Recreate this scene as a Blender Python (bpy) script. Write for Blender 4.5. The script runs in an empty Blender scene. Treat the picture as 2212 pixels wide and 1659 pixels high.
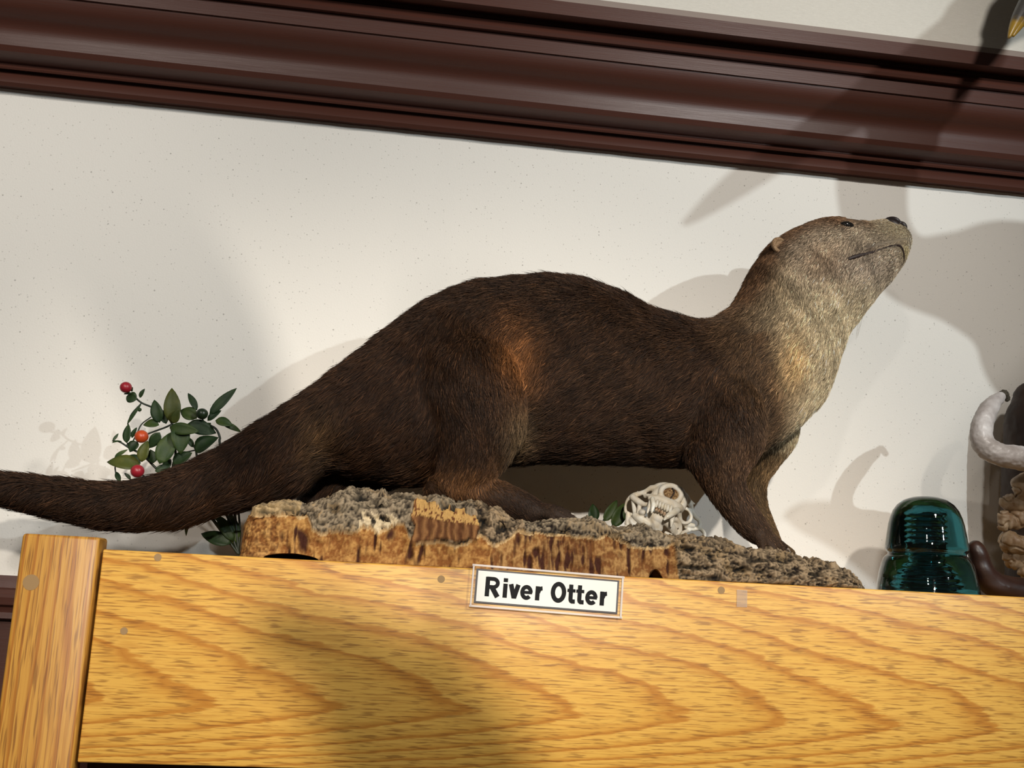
import bpy, bmesh, math, random
import numpy as np
from mathutils import Vector, Matrix, noise
from mathutils.bvhtree import BVHTree

random.seed(7)
RNG = np.random.default_rng(11)
SC = bpy.context.scene
COL = SC.collection

# ------------------------------------------------------------------ camera
IMG_W, IMG_H, FOC = 2212.0, 1659.0, 2250.0
CAM = Vector((0.0, -1.15, -0.016))
_ax = Vector((19000 - 1106, -(2166 - 829.5), -FOC)).normalized()      # world X seen from the camera
_h0 = Vector((0.0, -(1262 - 829.5), -FOC))                            # a point of the horizon
_az = _ax.cross(_h0)
if _az.y < 0:
    _az = -_az
_az.normalize()
_ay = _az.cross(_ax).normalized()
W2C = Matrix((_ax, _ay, _az)).transposed()
C2W = W2C.transposed()
cam_data = bpy.data.cameras.new('camera')
cam_data.sensor_fit = 'HORIZONTAL'
cam_data.sensor_width = 36.0
cam_data.lens = 36.0 * FOC / IMG_W
cam_data.clip_start = 0.01
cam = bpy.data.objects.new('camera', cam_data)
COL.objects.link(cam)
cam.matrix_world = Matrix.Translation(CAM) @ C2W.to_4x4()
SC.camera = cam

# ------------------------------------------------------------------ light
SC.view_settings.view_transform = 'Standard'
SC.view_settings.look = 'None'
SC.view_settings.gamma = 1.0
SC.view_settings.use_curve_mapping = False
SC.view_settings.exposure = 0.0

world = bpy.data.worlds.new('room_ambient')
SC.world = world
world.use_nodes = True
bg = world.node_tree.nodes['Background']
bg.inputs['Color'].default_value = (1.0, 0.93, 0.84, 1)
bg.inputs['Strength'].default_value = 0.06

def spot(name, loc, target, power, color, radius, angle=70, blend=0.5):
    d = bpy.data.lights.new(name, 'SPOT')
    d.energy = power
    d.color = color
    d.shadow_soft_size = radius
    d.spot_size = math.radians(angle)
    d.spot_blend = blend
    o = bpy.data.objects.new(name, d)
    COL.objects.link(o)
    o.location = loc
    o.rotation_euler = (Vector(target) - Vector(loc)).to_track_quat('-Z', 'Y').to_euler()
    return o

# cool white track spot from the right, warm ones above and behind the camera, added fills at left
L_RIGHT = (1.35, -1.65, 0.70)
L_BACK = (0.0, -2.8, 0.75)
L_FRONT = (0.80, -0.95, 0.95)
spot('track_spot_right', L_RIGHT, (0.2, 0.25, 0.25), 56, (0.88, 0.97, 1.0), 0.010, 85, 0.6)
spot('track_spot_front', L_FRONT, (0.1, 0.3, 0.22), 36, (1.0, 0.95, 0.88), 0.05, 120, 0.8)
spot('track_spot_back', L_BACK, (0.12, 0.0, -0.20), 300, (1.0, 0.915, 0.80), 0.035, 35, 1.0)
spot('fill_spot_near_left', (-0.75, -1.05, 1.05), (-0.80, 0.36, 0.30), 26, (1.0, 0.945, 0.87), 0.05, 62, 1.0)  # added fill that brightens the left wall, no lamp known there
spot('fill_spot_far_left', (-0.6, -2.4, 1.0), (-0.45, 0.3, 0.35), 62, (1.0, 0.94, 0.87), 0.05, 60, 1.0)  # unseen fill added to lift the skull and the left wall

# ------------------------------------------------------------------ helpers
def ray(px, py):
    return C2W @ Vector(((px - IMG_W / 2) / FOC, -(py - IMG_H / 2) / FOC, -1.0))

def P(px, py, Y):
    """the point of the vertical plane y = Y that the pixel looks at"""
    d = ray(px, py)
    return CAM + d * ((Y - CAM.y) / d.y)

def scl(px, py, Y):
    """metres per pixel there"""
    d = ray(px, py)
    return ((Y - CAM.y) / d.y) / FOC

def to_px(pts):
    """pixels of an array of points"""
    m = np.array([list(r) for r in W2C])
    q = (pts - np.array(CAM)) @ m.T
    return np.stack([IMG_W / 2 - FOC * q[:, 0] / q[:, 2], IMG_H / 2 + FOC * q[:, 1] / q[:, 2]], 1)

def tag(o, label=None, cat=None, group=None, kind=None):
    if label: o['label'] = label
    if cat: o['category'] = cat
    if group: o['group'] = group
    if kind: o['kind'] = kind
    return o

def link(name, mesh, mat=None, parent=None, smooth=True):
    o = bpy.data.objects.new(name, mesh)
    COL.objects.link(o)
    if mat is not None and not mesh.materials:
        mesh.materials.append(mat)
    if smooth:
        mesh.polygons.foreach_set('use_smooth', [True] * len(mesh.polygons))
    if parent is not None:
        o.parent = parent
        o.matrix_parent_inverse = Matrix.Translation(-parent.location)
    return o

def empty(name, loc):
    o = bpy.data.objects.new(name, None)
    o.empty_display_size = 0.02
    COL.objects.link(o)
    o.location = loc
    return o

def mesh_from(verts, faces, name='mesh'):
    me = bpy.data.meshes.new(name)
    me.from_pydata([tuple(v) for v in verts], [], faces)
    me.update()
    return me

def bm_mesh(bm, name='mesh'):
    me = bpy.data.meshes.new(name)
    bmesh.ops.recalc_face_normals(bm, faces=bm.faces)
    bm.to_mesh(me)
    bm.free()
    return me

def box_mesh(lo, hi, bevel=0.0, seg=2):
    bm = bmesh.new()
    bmesh.ops.create_cube(bm, size=1)
    for v in bm.verts:
        v.co = Vector((lo[i] + (v.co[i] + .5) * (hi[i] - lo[i]) for i in range(3)))
    if bevel:
        bmesh.ops.bevel(bm, geom=list(bm.edges), offset=bevel, segments=seg, profile=0.5, affect='EDGES')
    return bm_mesh(bm)

def catmull(pts, n):
    """resample a list of tuples with a Catmull-Rom spline, n steps per span"""
    a = [np.array(p, float) for p in pts]
    a = [2 * a[0] - a[1]] + a + [2 * a[-1] - a[-2]]
    out = []
    for i in range(1, len(a) - 2):
        for k in range(n):
            t = k / n
            p0, p1, p2, p3 = a[i - 1], a[i], a[i + 1], a[i + 2]
            out.append(0.5 * ((2 * p1) + (-p0 + p2) * t + (2 * p0 - 5 * p1 + 4 * p2 - p3) * t ** 2 + (-p0 + 3 * p1 - 3 * p2 + p3) * t ** 3))
    out.append(a[-2])
    return out

def tube(points, radii, seg=10, flat=1.0, flat_axis=None, caps=True):
    """(verts, faces) of a tapering tube through the points"""
    n = len(points)
    pts = [Vector(p) for p in points]
    verts, faces = [], []
    ref = Vector((0, 1, 0)) if flat_axis is None else Vector(flat_axis)
    for i in range(n):
        t = (pts[min(i + 1, n - 1)] - pts[max(i - 1, 0)]).normalized()
        r = ref if abs(t.dot(ref)) < 0.95 else Vector((1, 0, 0.3)).normalized()
        a = (r - t * r.dot(t)).normalized()
        b = t.cross(a).normalized()
        for k in range(seg):
            w = 2 * math.pi * k / seg
            verts.append(pts[i] + a * (math.cos(w) * radii[i] * flat) + b * (math.sin(w) * radii[i]))
    for i in range(n - 1):
        for k in range(seg):
            k2 = (k + 1) % seg
            faces.append((i * seg + k, i * seg + k2, (i + 1) * seg + k2, (i + 1) * seg + k))
    if caps:
        faces.append(tuple(range(seg - 1, -1, -1)))
        faces.append(tuple((n - 1) * seg + k for k in range(seg)))
    return verts, faces

def round_tube(points, radii, seg=12, **kw):
    """tube with rounded ends"""
    p = [Vector(q) for q in points]
    r = list(radii)
    d0 = (p[0] - p[1]).normalized(); d1 = (p[-1] - p[-2]).normalized()
    head = [(p[0] + d0 * r[0] * s, r[0] * c) for s, c in ((.98, .15), (.8, .6), (.45, .89))]
    tail = [(p[-1] + d1 * r[-1] * s, r[-1] * c) for s, c in ((.45, .89), (.8, .6), (.98, .15))]
    pp = [h[0] for h in head] + p + [h[0] for h in tail]
    rr = [h[1] for h in head] + r + [h[1] for h in tail]
    return tube(pp, rr, seg, **kw)

def ellipsoid(c, r, rot=None, seg=20, rings=12):
    c = Vector(c)
    verts, faces = [], []
    for i in range(rings + 1):
        th = math.pi * min(max(i / rings, 0.02), 0.98)
        for k in range(seg):
            w = 2 * math.pi * k / seg
            v = Vector((r[0] * math.sin(th) * math.cos(w), r[1] * math.sin(th) * math.sin(w), r[2] * math.cos(th)))
            if rot is not None:
                v = rot @ v
            verts.append(c + v)
    for i in range(rings):
        for k in range(seg):
            k2 = (k + 1) % seg
            faces.append((i * seg + k, i * seg + k2, (i + 1) * seg + k2, (i + 1) * seg + k))
    faces.append(tuple(range(seg - 1, -1, -1)))
    faces.append(tuple(rings * seg + k for k in range(seg)))
    return verts, faces

def join_geo(geos):
    verts, faces = [], []
    for v, f in geos:
        b = len(verts)
        verts += list(v)
        faces += [tuple(i + b for i in q) for q in f]
    return verts, faces

def fix_normals(me):
    bm = bmesh.new(); bm.from_mesh(me)
    bmesh.ops.recalc_face_normals(bm, faces=bm.faces)
    bm.to_mesh(me); bm.free()
    return me

def organic(geos, voxel, smooth=4, factor=0.5, name='mesh'):
    """closed pieces fused into one continuous surface"""
    me = fix_normals(mesh_from(*join_geo(geos), name=name))
    o = bpy.data.objects.new('temporary', me)
    COL.objects.link(o)
    m = o.modifiers.new('r', 'REMESH'); m.mode = 'VOXEL'; m.voxel_size = voxel; m.adaptivity = 0
    if smooth:
        s = o.modifiers.new('s', 'SMOOTH'); s.factor = factor; s.iterations = smooth
    dg = bpy.context.evaluated_depsgraph_get()
    out = bpy.data.meshes.new_from_object(o.evaluated_get(dg))
    bpy.data.objects.remove(o)
    bpy.data.meshes.remove(me)
    out.name = name
    return out

def displace(me, fn):
    """move each vertex along its normal by fn(co)"""
    n = len(me.vertices)
    co = [v.co.copy() for v in me.vertices]
    no = [v.normal.copy() for v in me.vertices]
    for i in range(n):
        me.vertices[i].co = co[i] + no[i] * fn(co[i])
    me.update()

# ------------------------------------------------------------------ materials
def mat(name, color=(0.5, 0.5, 0.5), rough=0.5, spec=0.5, **kw):
    m = bpy.data.materials.new(name)
    m.use_nodes = True
    b = m.node_tree.nodes['Principled BSDF']
    b.inputs['Base Color'].default_value = (*color, 1)
    b.inputs['Roughness'].default_value = rough
    b.inputs['Specular IOR Level'].default_value = spec
    for k, v in kw.items():
        b.inputs[k.replace('_', ' ')].default_value = v
    return m

class NT:
    """short hand for a node tree"""
    def __init__(self, m):
        self.t = m.node_tree; self.n = self.t.nodes; self.b = self.n['Principled BSDF']
    def add(self, typ, **kw):
        nd = self.n.new(typ)
        for k, v in kw.items():
            setattr(nd, k, v)
        return nd
    def lk(self, a, b):
        self.t.links.new(a, b)
    def val(self, sock, v):
        if isinstance(v, bpy.types.NodeSocket):
            self.lk(v, sock)
        else:
            sock.default_value = v
    def math(self, op, a, b=0.0, c=None):
        nd = self.add('ShaderNodeMath', operation=op)
        self.val(nd.inputs[0], a); self.val(nd.inputs[1], b)
        if c is not None: self.val(nd.inputs[2], c)
        return nd.outputs[0]
    def coords(self, scale=(1, 1, 1), rot=(0, 0, 0), loc=(0, 0, 0), kind='Object'):
        tc = self.add('ShaderNodeTexCoord'); mp = self.add('ShaderNodeMapping')
        self.lk(tc.outputs[kind], mp.inputs['Vector'])
        mp.inputs['Scale'].default_value = scale; mp.inputs['Rotation'].default_value = rot; mp.inputs['Location'].default_value = loc
        return mp.outputs[0]
    def noise(self, vec, scale, detail=3, rough=0.5, dist=0.0):
        nd = self.add('ShaderNodeTexNoise')
        self.lk(vec, nd.inputs['Vector'])
        nd.inputs['Scale'].default_value = scale; nd.inputs['Detail'].default_value = detail
        nd.inputs['Roughness'].default_value = rough; nd.inputs['Distortion'].default_value = dist
        return nd.outputs['Fac']
    def ramp(self, fac, stops, interp='LINEAR'):
        nd = self.add('ShaderNodeValToRGB'); cr = nd.color_ramp; cr.interpolation = interp
        while len(cr.elements) < len(stops): cr.elements.new(0.5)
        for e, (p, c) in zip(cr.elements, stops):
            e.position = p; e.color = (*c, 1) if len(c) == 3 else c
        self.lk(fac, nd.inputs['Fac'])
        return nd.outputs['Color']
    def mix(self, fac, a, b, blend='MIX'):
        nd = self.add('ShaderNodeMix', data_type='RGBA', blend_type=blend)
        self.val(nd.inputs['Factor'], fac)
        for s, v in ((nd.inputs['A'], a), (nd.inputs['B'], b)):
            if isinstance(v, tuple): v = (*v, 1)
            self.val(s, v)
        return nd.outputs['Result']
    def bump(self, height, strength=0.3, dist=0.002, normal=None):
        nd = self.add('ShaderNodeBump')
        nd.inputs['Strength'].default_value = strength; nd.inputs['Distance'].default_value = dist
        self.lk(height, nd.inputs['Height'])
        if normal is not None: self.lk(normal, nd.inputs['Normal'])
        return nd.outputs[0]

def wall_material(name, color, specks=True):
    m = mat(name, color, 0.75, 0.25); t = NT(m)
    v = t.coords()
    broad = t.noise(v, 3.0, 4)
    base = t.mix(t.math('MULTIPLY', broad, 0.35), color, tuple(c * f for c, f in zip(color, (0.93, 0.92, 0.90))))
    if specks:
        vo = t.add('ShaderNodeTexVoronoi'); t.lk(v, vo.inputs['Vector']); vo.inputs['Scale'].default_value = 120
        sep = t.add('ShaderNodeSeparateColor'); t.lk(vo.outputs['Color'], sep.inputs[0])
        size = t.math('MULTIPLY', t.math('POWER', sep.outputs[0], 5.0), 0.16)
        dot = t.math('LESS_THAN', vo.outputs['Distance'], size)
        sel = t.math('MULTIPLY', dot, t.math('GREATER_THAN', t.noise(v, 7.0, 2), 0.38))
        dark = t.math('MULTIPLY', sel, t.math('MULTIPLY_ADD', sep.outputs[1], 0.5, 0.42))
        base = t.mix(dark, base, (0.22, 0.20, 0.18))
        vo2 = t.add('ShaderNodeTexVoronoi'); t.lk(v, vo2.inputs['Vector']); vo2.inputs['Scale'].default_value = 210
        sep2 = t.add('ShaderNodeSeparateColor'); t.lk(vo2.outputs['Color'], sep2.inputs[0])
        dot2 = t.math('LESS_THAN', vo2.outputs['Distance'], t.math('MULTIPLY', t.math('POWER', sep2.outputs[0], 2.6), 0.24))
        base = t.mix(t.math('MULTIPLY', dot2, 0.38), base, (0.3, 0.28, 0.25))
    t.lk(base, t.b.inputs['Base Color'])
    h = t.math('ADD', t.noise(v, 420, 3), t.math('MULTIPLY', t.noise(v, 60, 3), 0.6))
    t.lk(t.bump(h, 0.25, 0.0012), t.b.inputs['Normal'])
    return m

M_WALL = wall_material('cream_painted_plaster', (0.82, 0.79, 0.735))

def ceiling_material():
    m = mat('brushed_cream_ceiling', (0.66, 0.62, 0.55), 0.8, 0.2); t = NT(m)
    v = t.coords((6, 60, 60))
    n = t.noise(v, 12, 4)
    t.lk(t.mix(n, (0.68, 0.64, 0.57), (0.59, 0.555, 0.49)), t.b.inputs['Base Color'])
    t.lk(t.bump(n, 0.5, 0.003), t.b.inputs['Normal'])
    return m
M_CEIL = ceiling_material()

def brown_paint():
    m = mat('glossy_red_brown_paint', (0.07, 0.022, 0.013), 0.3, 0.4); t = NT(m)
    v = t.coords((3, 120, 120))
    n = t.noise(v, 6, 5, 0.6)
    t.lk(t.mix(n, (0.080, 0.026, 0.016), (0.058, 0.021, 0.015)), t.b.inputs['Base Color'])
    n2 = t.noise(t.coords(), 25, 3)
    t.lk(t.bump(t.math('ADD', n, t.math('MULTIPLY', n2, 0.8)), 0.12, 0.0015), t.b.inputs['Normal'])
    t.lk(t.math('MULTIPLY_ADD', n, 0.2, 0.32), t.b.inputs['Roughness'])
    return m
M_BROWN = brown_paint()

BOARD_APEX = P(1085, 1540, 0.0)
def oak_material(name, cathedral):
    m = mat(name, (0.55, 0.30, 0.08), 0.4, 0.3); t = NT(m)
    tc = t.add('ShaderNodeTexCoord')
    sx = t.add('ShaderNodeSeparateXYZ'); t.lk(tc.outputs['Object'], sx.inputs[0])
    X, Y, Z = sx.outputs
    if cathedral:
        wob = t.noise(t.coords((2.2, 2, 7)), 1.6, 4, 0.55)
        wob2 = t.noise(t.coords((14, 10, 90)), 2.0, 3, 0.6)
        dz = t.math('ADD', t.math('SUBTRACT', Z, BOARD_APEX.z), t.math('MULTIPLY', t.math('SUBTRACT', wob, 0.5), 0.022))
        up = t.math('MAXIMUM', dz, 0.0); dn = t.math('MAXIMUM', t.math('MULTIPLY', dz, -1.0), 0.0)
        q = t.math('ADD', t.math('MULTIPLY', up, t.math('MULTIPLY_ADD', up, 15.0, 1.4)), t.math('MULTIPLY', dn, t.math('MULTIPLY_ADD', dn, 90.0, 3.5)))
        g = t.math('ADD', t.math('ADD', X, q), t.math('MULTIPLY', t.math('SUBTRACT', wob, 0.5), 0.13))
        g = t.math('ADD', g, t.math('MULTIPLY', t.math('SUBTRACT', wob2, 0.5), 0.05))
        ring = t.math('FRACT', t.math('MULTIPLY', g, 8.2))
        pore_v = (14, 20, 380); pore2 = (36, 20, 520)
    else:
        wob = t.noise(t.coords((16, 2, 1.2)), 1.5, 3)
        ring = t.math('FRACT', t.math('ADD', t.math('MULTIPLY', X, 75.0), t.math('MULTIPLY', wob, 2.5)))
        pore_v = (380, 20, 9); pore2 = (520, 20, 20)
    col = t.ramp(ring, [(0.0, (0.68, 0.395, 0.086)), (0.50, (0.66, 0.38, 0.078)), (0.72, (0.59, 0.305, 0.056)), (0.86, (0.40, 0.155, 0.024)), (0.94, (0.46, 0.195, 0.032)), (1.0, (0.68, 0.395, 0.086))])
    broad = t.noise(t.coords((2, 2, 6)), 2.0, 3)
    col = t.mix(t.math('MULTIPLY', broad, 0.35), col, (0.60, 0.30, 0.048))
    p1 = t.noise(t.coords(pore_v), 1.0, 3, 0.6)
    pores = t.ramp(p1, [(0.48, (0, 0, 0)), (0.62, (1, 1, 1))])
    p2 = t.noise(t.coords(pore2), 1.0, 2, 0.5)
    pores2 = t.ramp(p2, [(0.53, (0, 0, 0)), (0.63, (1, 1, 1))])
    col = t.mix(t.math('MULTIPLY', pores, 0.50), col, (0.42, 0.18, 0.028))
    col = t.mix(t.math('MULTIPLY', pores2, 0.62), col, (0.19, 0.07, 0.016))
    if not cathedral:
        col = t.mix(1.0, col, (0.74, 0.66, 0.56), 'MULTIPLY')  # post: more orange, and its soft shade multiplied into the colour
    t.lk(col, t.b.inputs['Base Color'])
    t.lk(t.bump(t.math('ADD', p1, p2), 0.10, 0.001), t.b.inputs['Normal'])
    t.lk(t.math('MULTIPLY_ADD', p1, 0.15, 0.34), t.b.inputs['Roughness'])
    t.b.inputs['Coat Weight'].default_value = 0.08
    t.b.inputs['Coat Roughness'].default_value = 0.3
    return m
M_OAK_H = oak_material('honey_oak_plain_sawn', True)
M_OAK_V = oak_material('honey_oak_straight_grain', False)
M_PLUG = mat('dull_wood_plug', (0.27, 0.16, 0.06), 0.6)
M_DARKWOOD = mat('dark_cabinet_inside', (0.05, 0.024, 0.010), 0.6)

def attr_material(name, attr, rough=0.8, spec=0.3, bumpscale=None, bumpstr=0.5, bumpdist=0.002):
    m = mat(name, (0.5, 0.5, 0.5), rough, spec); t = NT(m)
    a = t.add('ShaderNodeAttribute'); a.attribute_name = attr
    v = t.coords()
    if bumpscale:
        n = t.noise(v, bumpscale, 5, 0.65)
        col = t.mix(0.55, a.outputs['Color'], t.ramp(n, [(0.3, (0.35, 0.33, 0.3)), (0.7, (1.0, 1.0, 1.0))]), 'MULTIPLY')
        t.lk(col, t.b.inputs['Base Color'])
        t.lk(t.bump(n, bumpstr, bumpdist), t.b.inputs['Normal'])
    else:
        t.lk(a.outputs['Color'], t.b.inputs['Base Color'])
    return m

def noisy_material(name, c1, c2, scale, rough=0.6, spec=0.4, stretch=(1, 1, 1), bump=0.3, dist=0.002, detail=4):
    m = mat(name, c1, rough, spec); t = NT(m)
    n = t.noise(t.coords(stretch), scale, detail, 0.6)
    t.lk(t.ramp(n, [(0.35, c1), (0.65, c2)]), t.b.inputs['Base Color'])
    if bump: t.lk(t.bump(n, bump, dist), t.b.inputs['Normal'])
    return m

# ------------------------------------------------------------------ setting
WALL_Y = 0.36
XL, XR = -2.2, 2.6
BX = 1900
def pz(py, proj):
    """height of a crown line seen at pixel (BX, py) standing proj off the wall"""
    return P(BX, py, WALL_Y - proj).z
crown = [(0.0, 388), (0.012, 388), (0.019, 383), (0.024, 374), (0.023, 364), (0.018, 356), (0.018, 351), (0.029, 349), (0.031, 345), (0.029, 341), (0.029, 338),
         (0.034, 334), (0.047, 326), (0.057, 314), (0.062, 302), (0.063, 292), (0.0635, 283), (0.065, 272), (0.070, 258), (0.079, 245), (0.090, 232), (0.098, 216), (0.102, 200),
         (0.106, 198), (0.1065, 183), (0.107, 168), (0.111, 166), (0.118, 162), (0.121, 154), (0.119, 145), (0.113, 140), (0.113, 133), (0.155, 114), (0.156, 86), (0.0, 84)]
prof = [(WALL_Y - p, pz(y, p)) for p, y in crown]
zb = prof[0][1]
prof[1] = (prof[1][0], zb)
top_z = prof[-2][1]
prof[-1] = (WALL_Y, top_z)
CEIL_Z = P(BX, 74, WALL_Y - 0.150).z
XS = np.linspace(XL, XR, 260)

def extrude_profile(pr, wiggle=0.0, open_back=True):
    verts, faces = [], []
    n = len(pr)
    for xi, x in enumerate(XS):
        for k, (y, z) in enumerate(pr):
            w = 0.0
            if wiggle and k <= 2:
                w = wiggle * (noise.noise(Vector((x * 60, k * .3, 0))) + 0.5 * noise.noise(Vector((x * 170, 3, 0))))
            verts.append((x, y, z + w))
    for i in range(len(XS) - 1):
        for k in range(n - 1):
            a = i * n + k
            faces.append((a, a + n, a + n + 1, a + 1))
        a = i * n
        faces.append((a + n - 1, a + 2 * n - 1, a + n, a))
    faces.append(tuple(range(n)))
    faces.append(tuple((len(XS) - 1) * n + k for k in range(n - 1, -1, -1)))
    return fix_normals(mesh_from(verts, faces))

def autosmooth(o, ang=35):
    me = o.data
    bm = bmesh.new(); bm.from_mesh(me)
    for e in bm.edges:
        if len(e.link_faces) == 2 and e.calc_face_angle(0) > math.radians(ang):
            e.smooth = False
    bm.to_mesh(me); bm.free()

o = link('trim_1', extrude_profile(prof, 0.0007), M_BROWN); autosmooth(o, 28)
tag(o, 'wide dark red-brown painted crown moulding sloping across the top', kind='structure')
fz = CEIL_Z
o = link('trim_2', extrude_profile([(WALL_Y, top_z), (WALL_Y - 0.150, top_z), (WALL_Y - 0.150, fz), (WALL_Y, fz)]), mat('taupe_strip', (0.24, 0.185, 0.155), 0.6), smooth=False)  # one even taupe tone, darker than the wall above
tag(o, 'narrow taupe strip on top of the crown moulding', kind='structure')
UP_Y = WALL_Y - 0.146
o = link('wall_upper', box_mesh((XL, UP_Y, CEIL_Z), (XR, WALL_Y + 0.1, 2.2)), M_CEIL, smooth=False)
tag(o, 'cream brush-textured upper wall above the crown moulding', kind='structure')
o = link('ceiling', box_mesh((XL, -3.4, 2.2), (XR, WALL_Y + 0.1, 2.26)), M_CEIL, smooth=False)
tag(o, 'cream ceiling high above the display', kind='structure')
RAIL_TOP = P(20, 1243, WALL_Y).z
o = link('wall_back', box_mesh((XL, WALL_Y, RAIL_TOP - 0.05), (XR, WALL_Y + 0.1, CEIL_Z - 0.001)), M_WALL, smooth=False)
tag(o, 'speckled cream plaster wall behind the otter', kind='structure')
rz = lambda py: P(20, py, WALL_Y - 0.015).z
rail = [(WALL_Y, RAIL_TOP), (WALL_Y - .006, RAIL_TOP), (WALL_Y - .010, rz(1258)), (WALL_Y - .012, rz(1270)), (WALL_Y - .020, rz(1274)), (WALL_Y - .026, rz(1290)), (WALL_Y - .024, rz(1306)),
        (WALL_Y - .016, rz(1312)), (WALL_Y - .014, rz(1320)), (WALL_Y - .018, rz(1323)), (WALL_Y - .019, rz(1336)), (WALL_Y - .008, rz(1340)), (WALL_Y, rz(1340))]
o = link('trim_3', extrude_profile(rail), M_BROWN); autosmooth(o, 28)
tag(o, 'dark brown painted wall rail beside the cabinet post', kind='structure')
o = link('wall_lower', box_mesh((XL, WALL_Y + 0.0, -1.7), (XR, WALL_Y + 0.1, RAIL_TOP - 0.052)), M_BROWN, smooth=False)
tag(o, 'dark brown painted lower wall', kind='structure')
M_FLOOR = noisy_material('carpet_floor', (0.16, 0.11, 0.07), (0.22, 0.15, 0.10), 40, 0.9)
o = link('floor', box_mesh((XL, -3.2, -1.8), (XR, WALL_Y + 0.1, -1.7)), M_FLOOR, smooth=False)
tag(o, 'brown floor of the room', kind='structure')

# ------------------------------------------------------------------ oak display cabinet
BZ = P(1216, 1238, 0.0).z          # top of the cabinet
cab = empty('display_cabinet', (0.0, 0.17, -1.7))
tag(cab, 'honey oak display cabinet with a wide header board and left post', 'cabinet')
bx0 = P(222, 1190, 0.0).x
b_bot = P(300, 1651, 0.0).z
board = link('header_board', box_mesh((bx0, 0.0, b_bot), (XR - 0.4, 0.020, BZ), 0.0018, 2), M_OAK_H, cab)
board['label'] = 'wide oak board with arched grain under the bark slab'
POST_Y = -0.007
pl = P(48, 1153, POST_Y); pr_ = P(216, 1175, POST_Y)
M_OAK_P = M_OAK_V
post = link('post', box_mesh((pl.x, POST_Y, -1.69), (pr_.x - 0.001, 0.03, P(110, 1155, POST_Y).z), 0.0035, 3), M_OAK_V, cab)
post['label'] = 'straight-grained oak corner post at the left'
link('top_panel', box_mesh((bx0, 0.0205, BZ - 0.022), (XR - 0.4, 0.335, BZ - 0.0015)), M_OAK_H, cab, False)
link('bottom_rail', box_mesh((bx0, 0.045, b_bot - 0.25), (XR - 0.4, 0.07, b_bot + 0.02)), M_DARKWOOD, cab, False)
link('back_panel', box_mesh((bx0, 0.32, -1.69), (XR - 0.4, 0.335, BZ - 0.023)), M_DARKWOOD, cab, False)
link('side_panel', box_mesh((XR - 0.42, 0.022, -1.69), (XR - 0.4, 0.318, BZ - 0.023)), M_DARKWOOD, cab, False)

def plug(px, py, Y, r_px, par):
    c = P(px, py, Y); r = r_px * scl(px, py, Y)
    bm = bmesh.new()
    bmesh.ops.create_circle(bm, cap_ends=True, segments=20, radius=r)
    bmesh.ops.rotate(bm, verts=bm.verts, cent=(0, 0, 0), matrix=Matrix.Rotation(math.pi / 2, 3, 'X'))
    geo = bmesh.ops.extrude_face_region(bm, geom=list(bm.faces))
    bmesh.ops.translate(bm, verts=[v for v in geo['geom'] if isinstance(v, bmesh.types.BMVert)], vec=(0, 0.002, 0))
    bmesh.ops.translate(bm, verts=bm.verts, vec=(c.x, Y - 0.0003, c.z))
    return link('wood_plug', bm_mesh(bm), M_PLUG, par, False)
plug(67, 1258, POST_Y, 17, post)
for a in ((268, 1363, 8), (341, 1204, 8), (953, 1251, 8), (1558, 1275, 8)):
    plug(a[0], a[1], 0.0, a[2], board)

# ------------------------------------------------------------------ name sign in its clear sleeve
M_CARD = mat('white_card', (0.72, 0.71, 0.66), 0.5)
M_INK = mat('black_ink', (0.004, 0.004, 0.005), 0.85, 0.1)
M_EDGE = mat('dark_card_border', (0.05, 0.045, 0.05), 0.5)
M_CLEAR = mat('clear_acrylic', (0.85, 0.82, 0.80), 0.08, 0.5, Alpha=0.015)
sg_c = P(1180, 1275, -0.003)
sg = empty('name_sign', sg_c)
tag(sg, 'clear sleeve with a white card reading River Otter on the oak board', 'sign')
tl, tr_, br_, bl_ = P(1028, 1228, -.004), P(1341, 1254, -.004), P(1337, 1322, -.004), P(1020, 1306, -.004)
ux = (tr_ - tl).normalized(); uz = Vector((-ux.z, 0, ux.x))
sw = (tr_ - tl).length; sh = ((bl_ - tl).length + (br_ - tr_).length) / 2
mid = (tl + tr_ + br_ + bl_) / 4
def sign_box(w, h, y0, y1, off=(0, 0), bevel=0.0):
    me = box_mesh((-w / 2 + off[0], y0, -h / 2 + off[1]), (w / 2 + off[0], y1, h / 2 + off[1]), bevel)
    me.transform(Matrix(((ux.x, 0, uz.x, mid.x), (0, 1, 0, 0), (ux.z, 0, uz.z, mid.z), (0, 0, 0, 1))))
    return me
link('card_border', sign_box(sw * 0.985, sh, -0.0022, -0.0016), M_EDGE, sg, False)
link('card', sign_box(sw * 0.960, sh * 0.90, -0.0028, -0.0023), M_CARD, sg, False)
link('sleeve', sign_box(sw * 1.05, sh * 1.26, -0.0046, -0.0008, bevel=0.0009), M_CLEAR, sg, False)
M_LIP = mat('frosted_sleeve_edge', (0.80, 0.74, 0.70), 0.25, 0.6, Alpha=0.55)
for (w, h, ox, oz) in ((sw * 1.05, sh * 0.06, 0, sh * 0.60), (sw * 1.05, sh * 0.06, 0, -sh * 0.60), (sw * 0.012, sh * 1.22, -sw * 0.515, 0), (sw * 0.014, sh * 1.22, sw * 0.513, 0)):
    link('sleeve_edge', sign_box(w, h, -0.0058, -0.0047, (ox, oz), 0.0004), M_LIP, sg, False)
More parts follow.
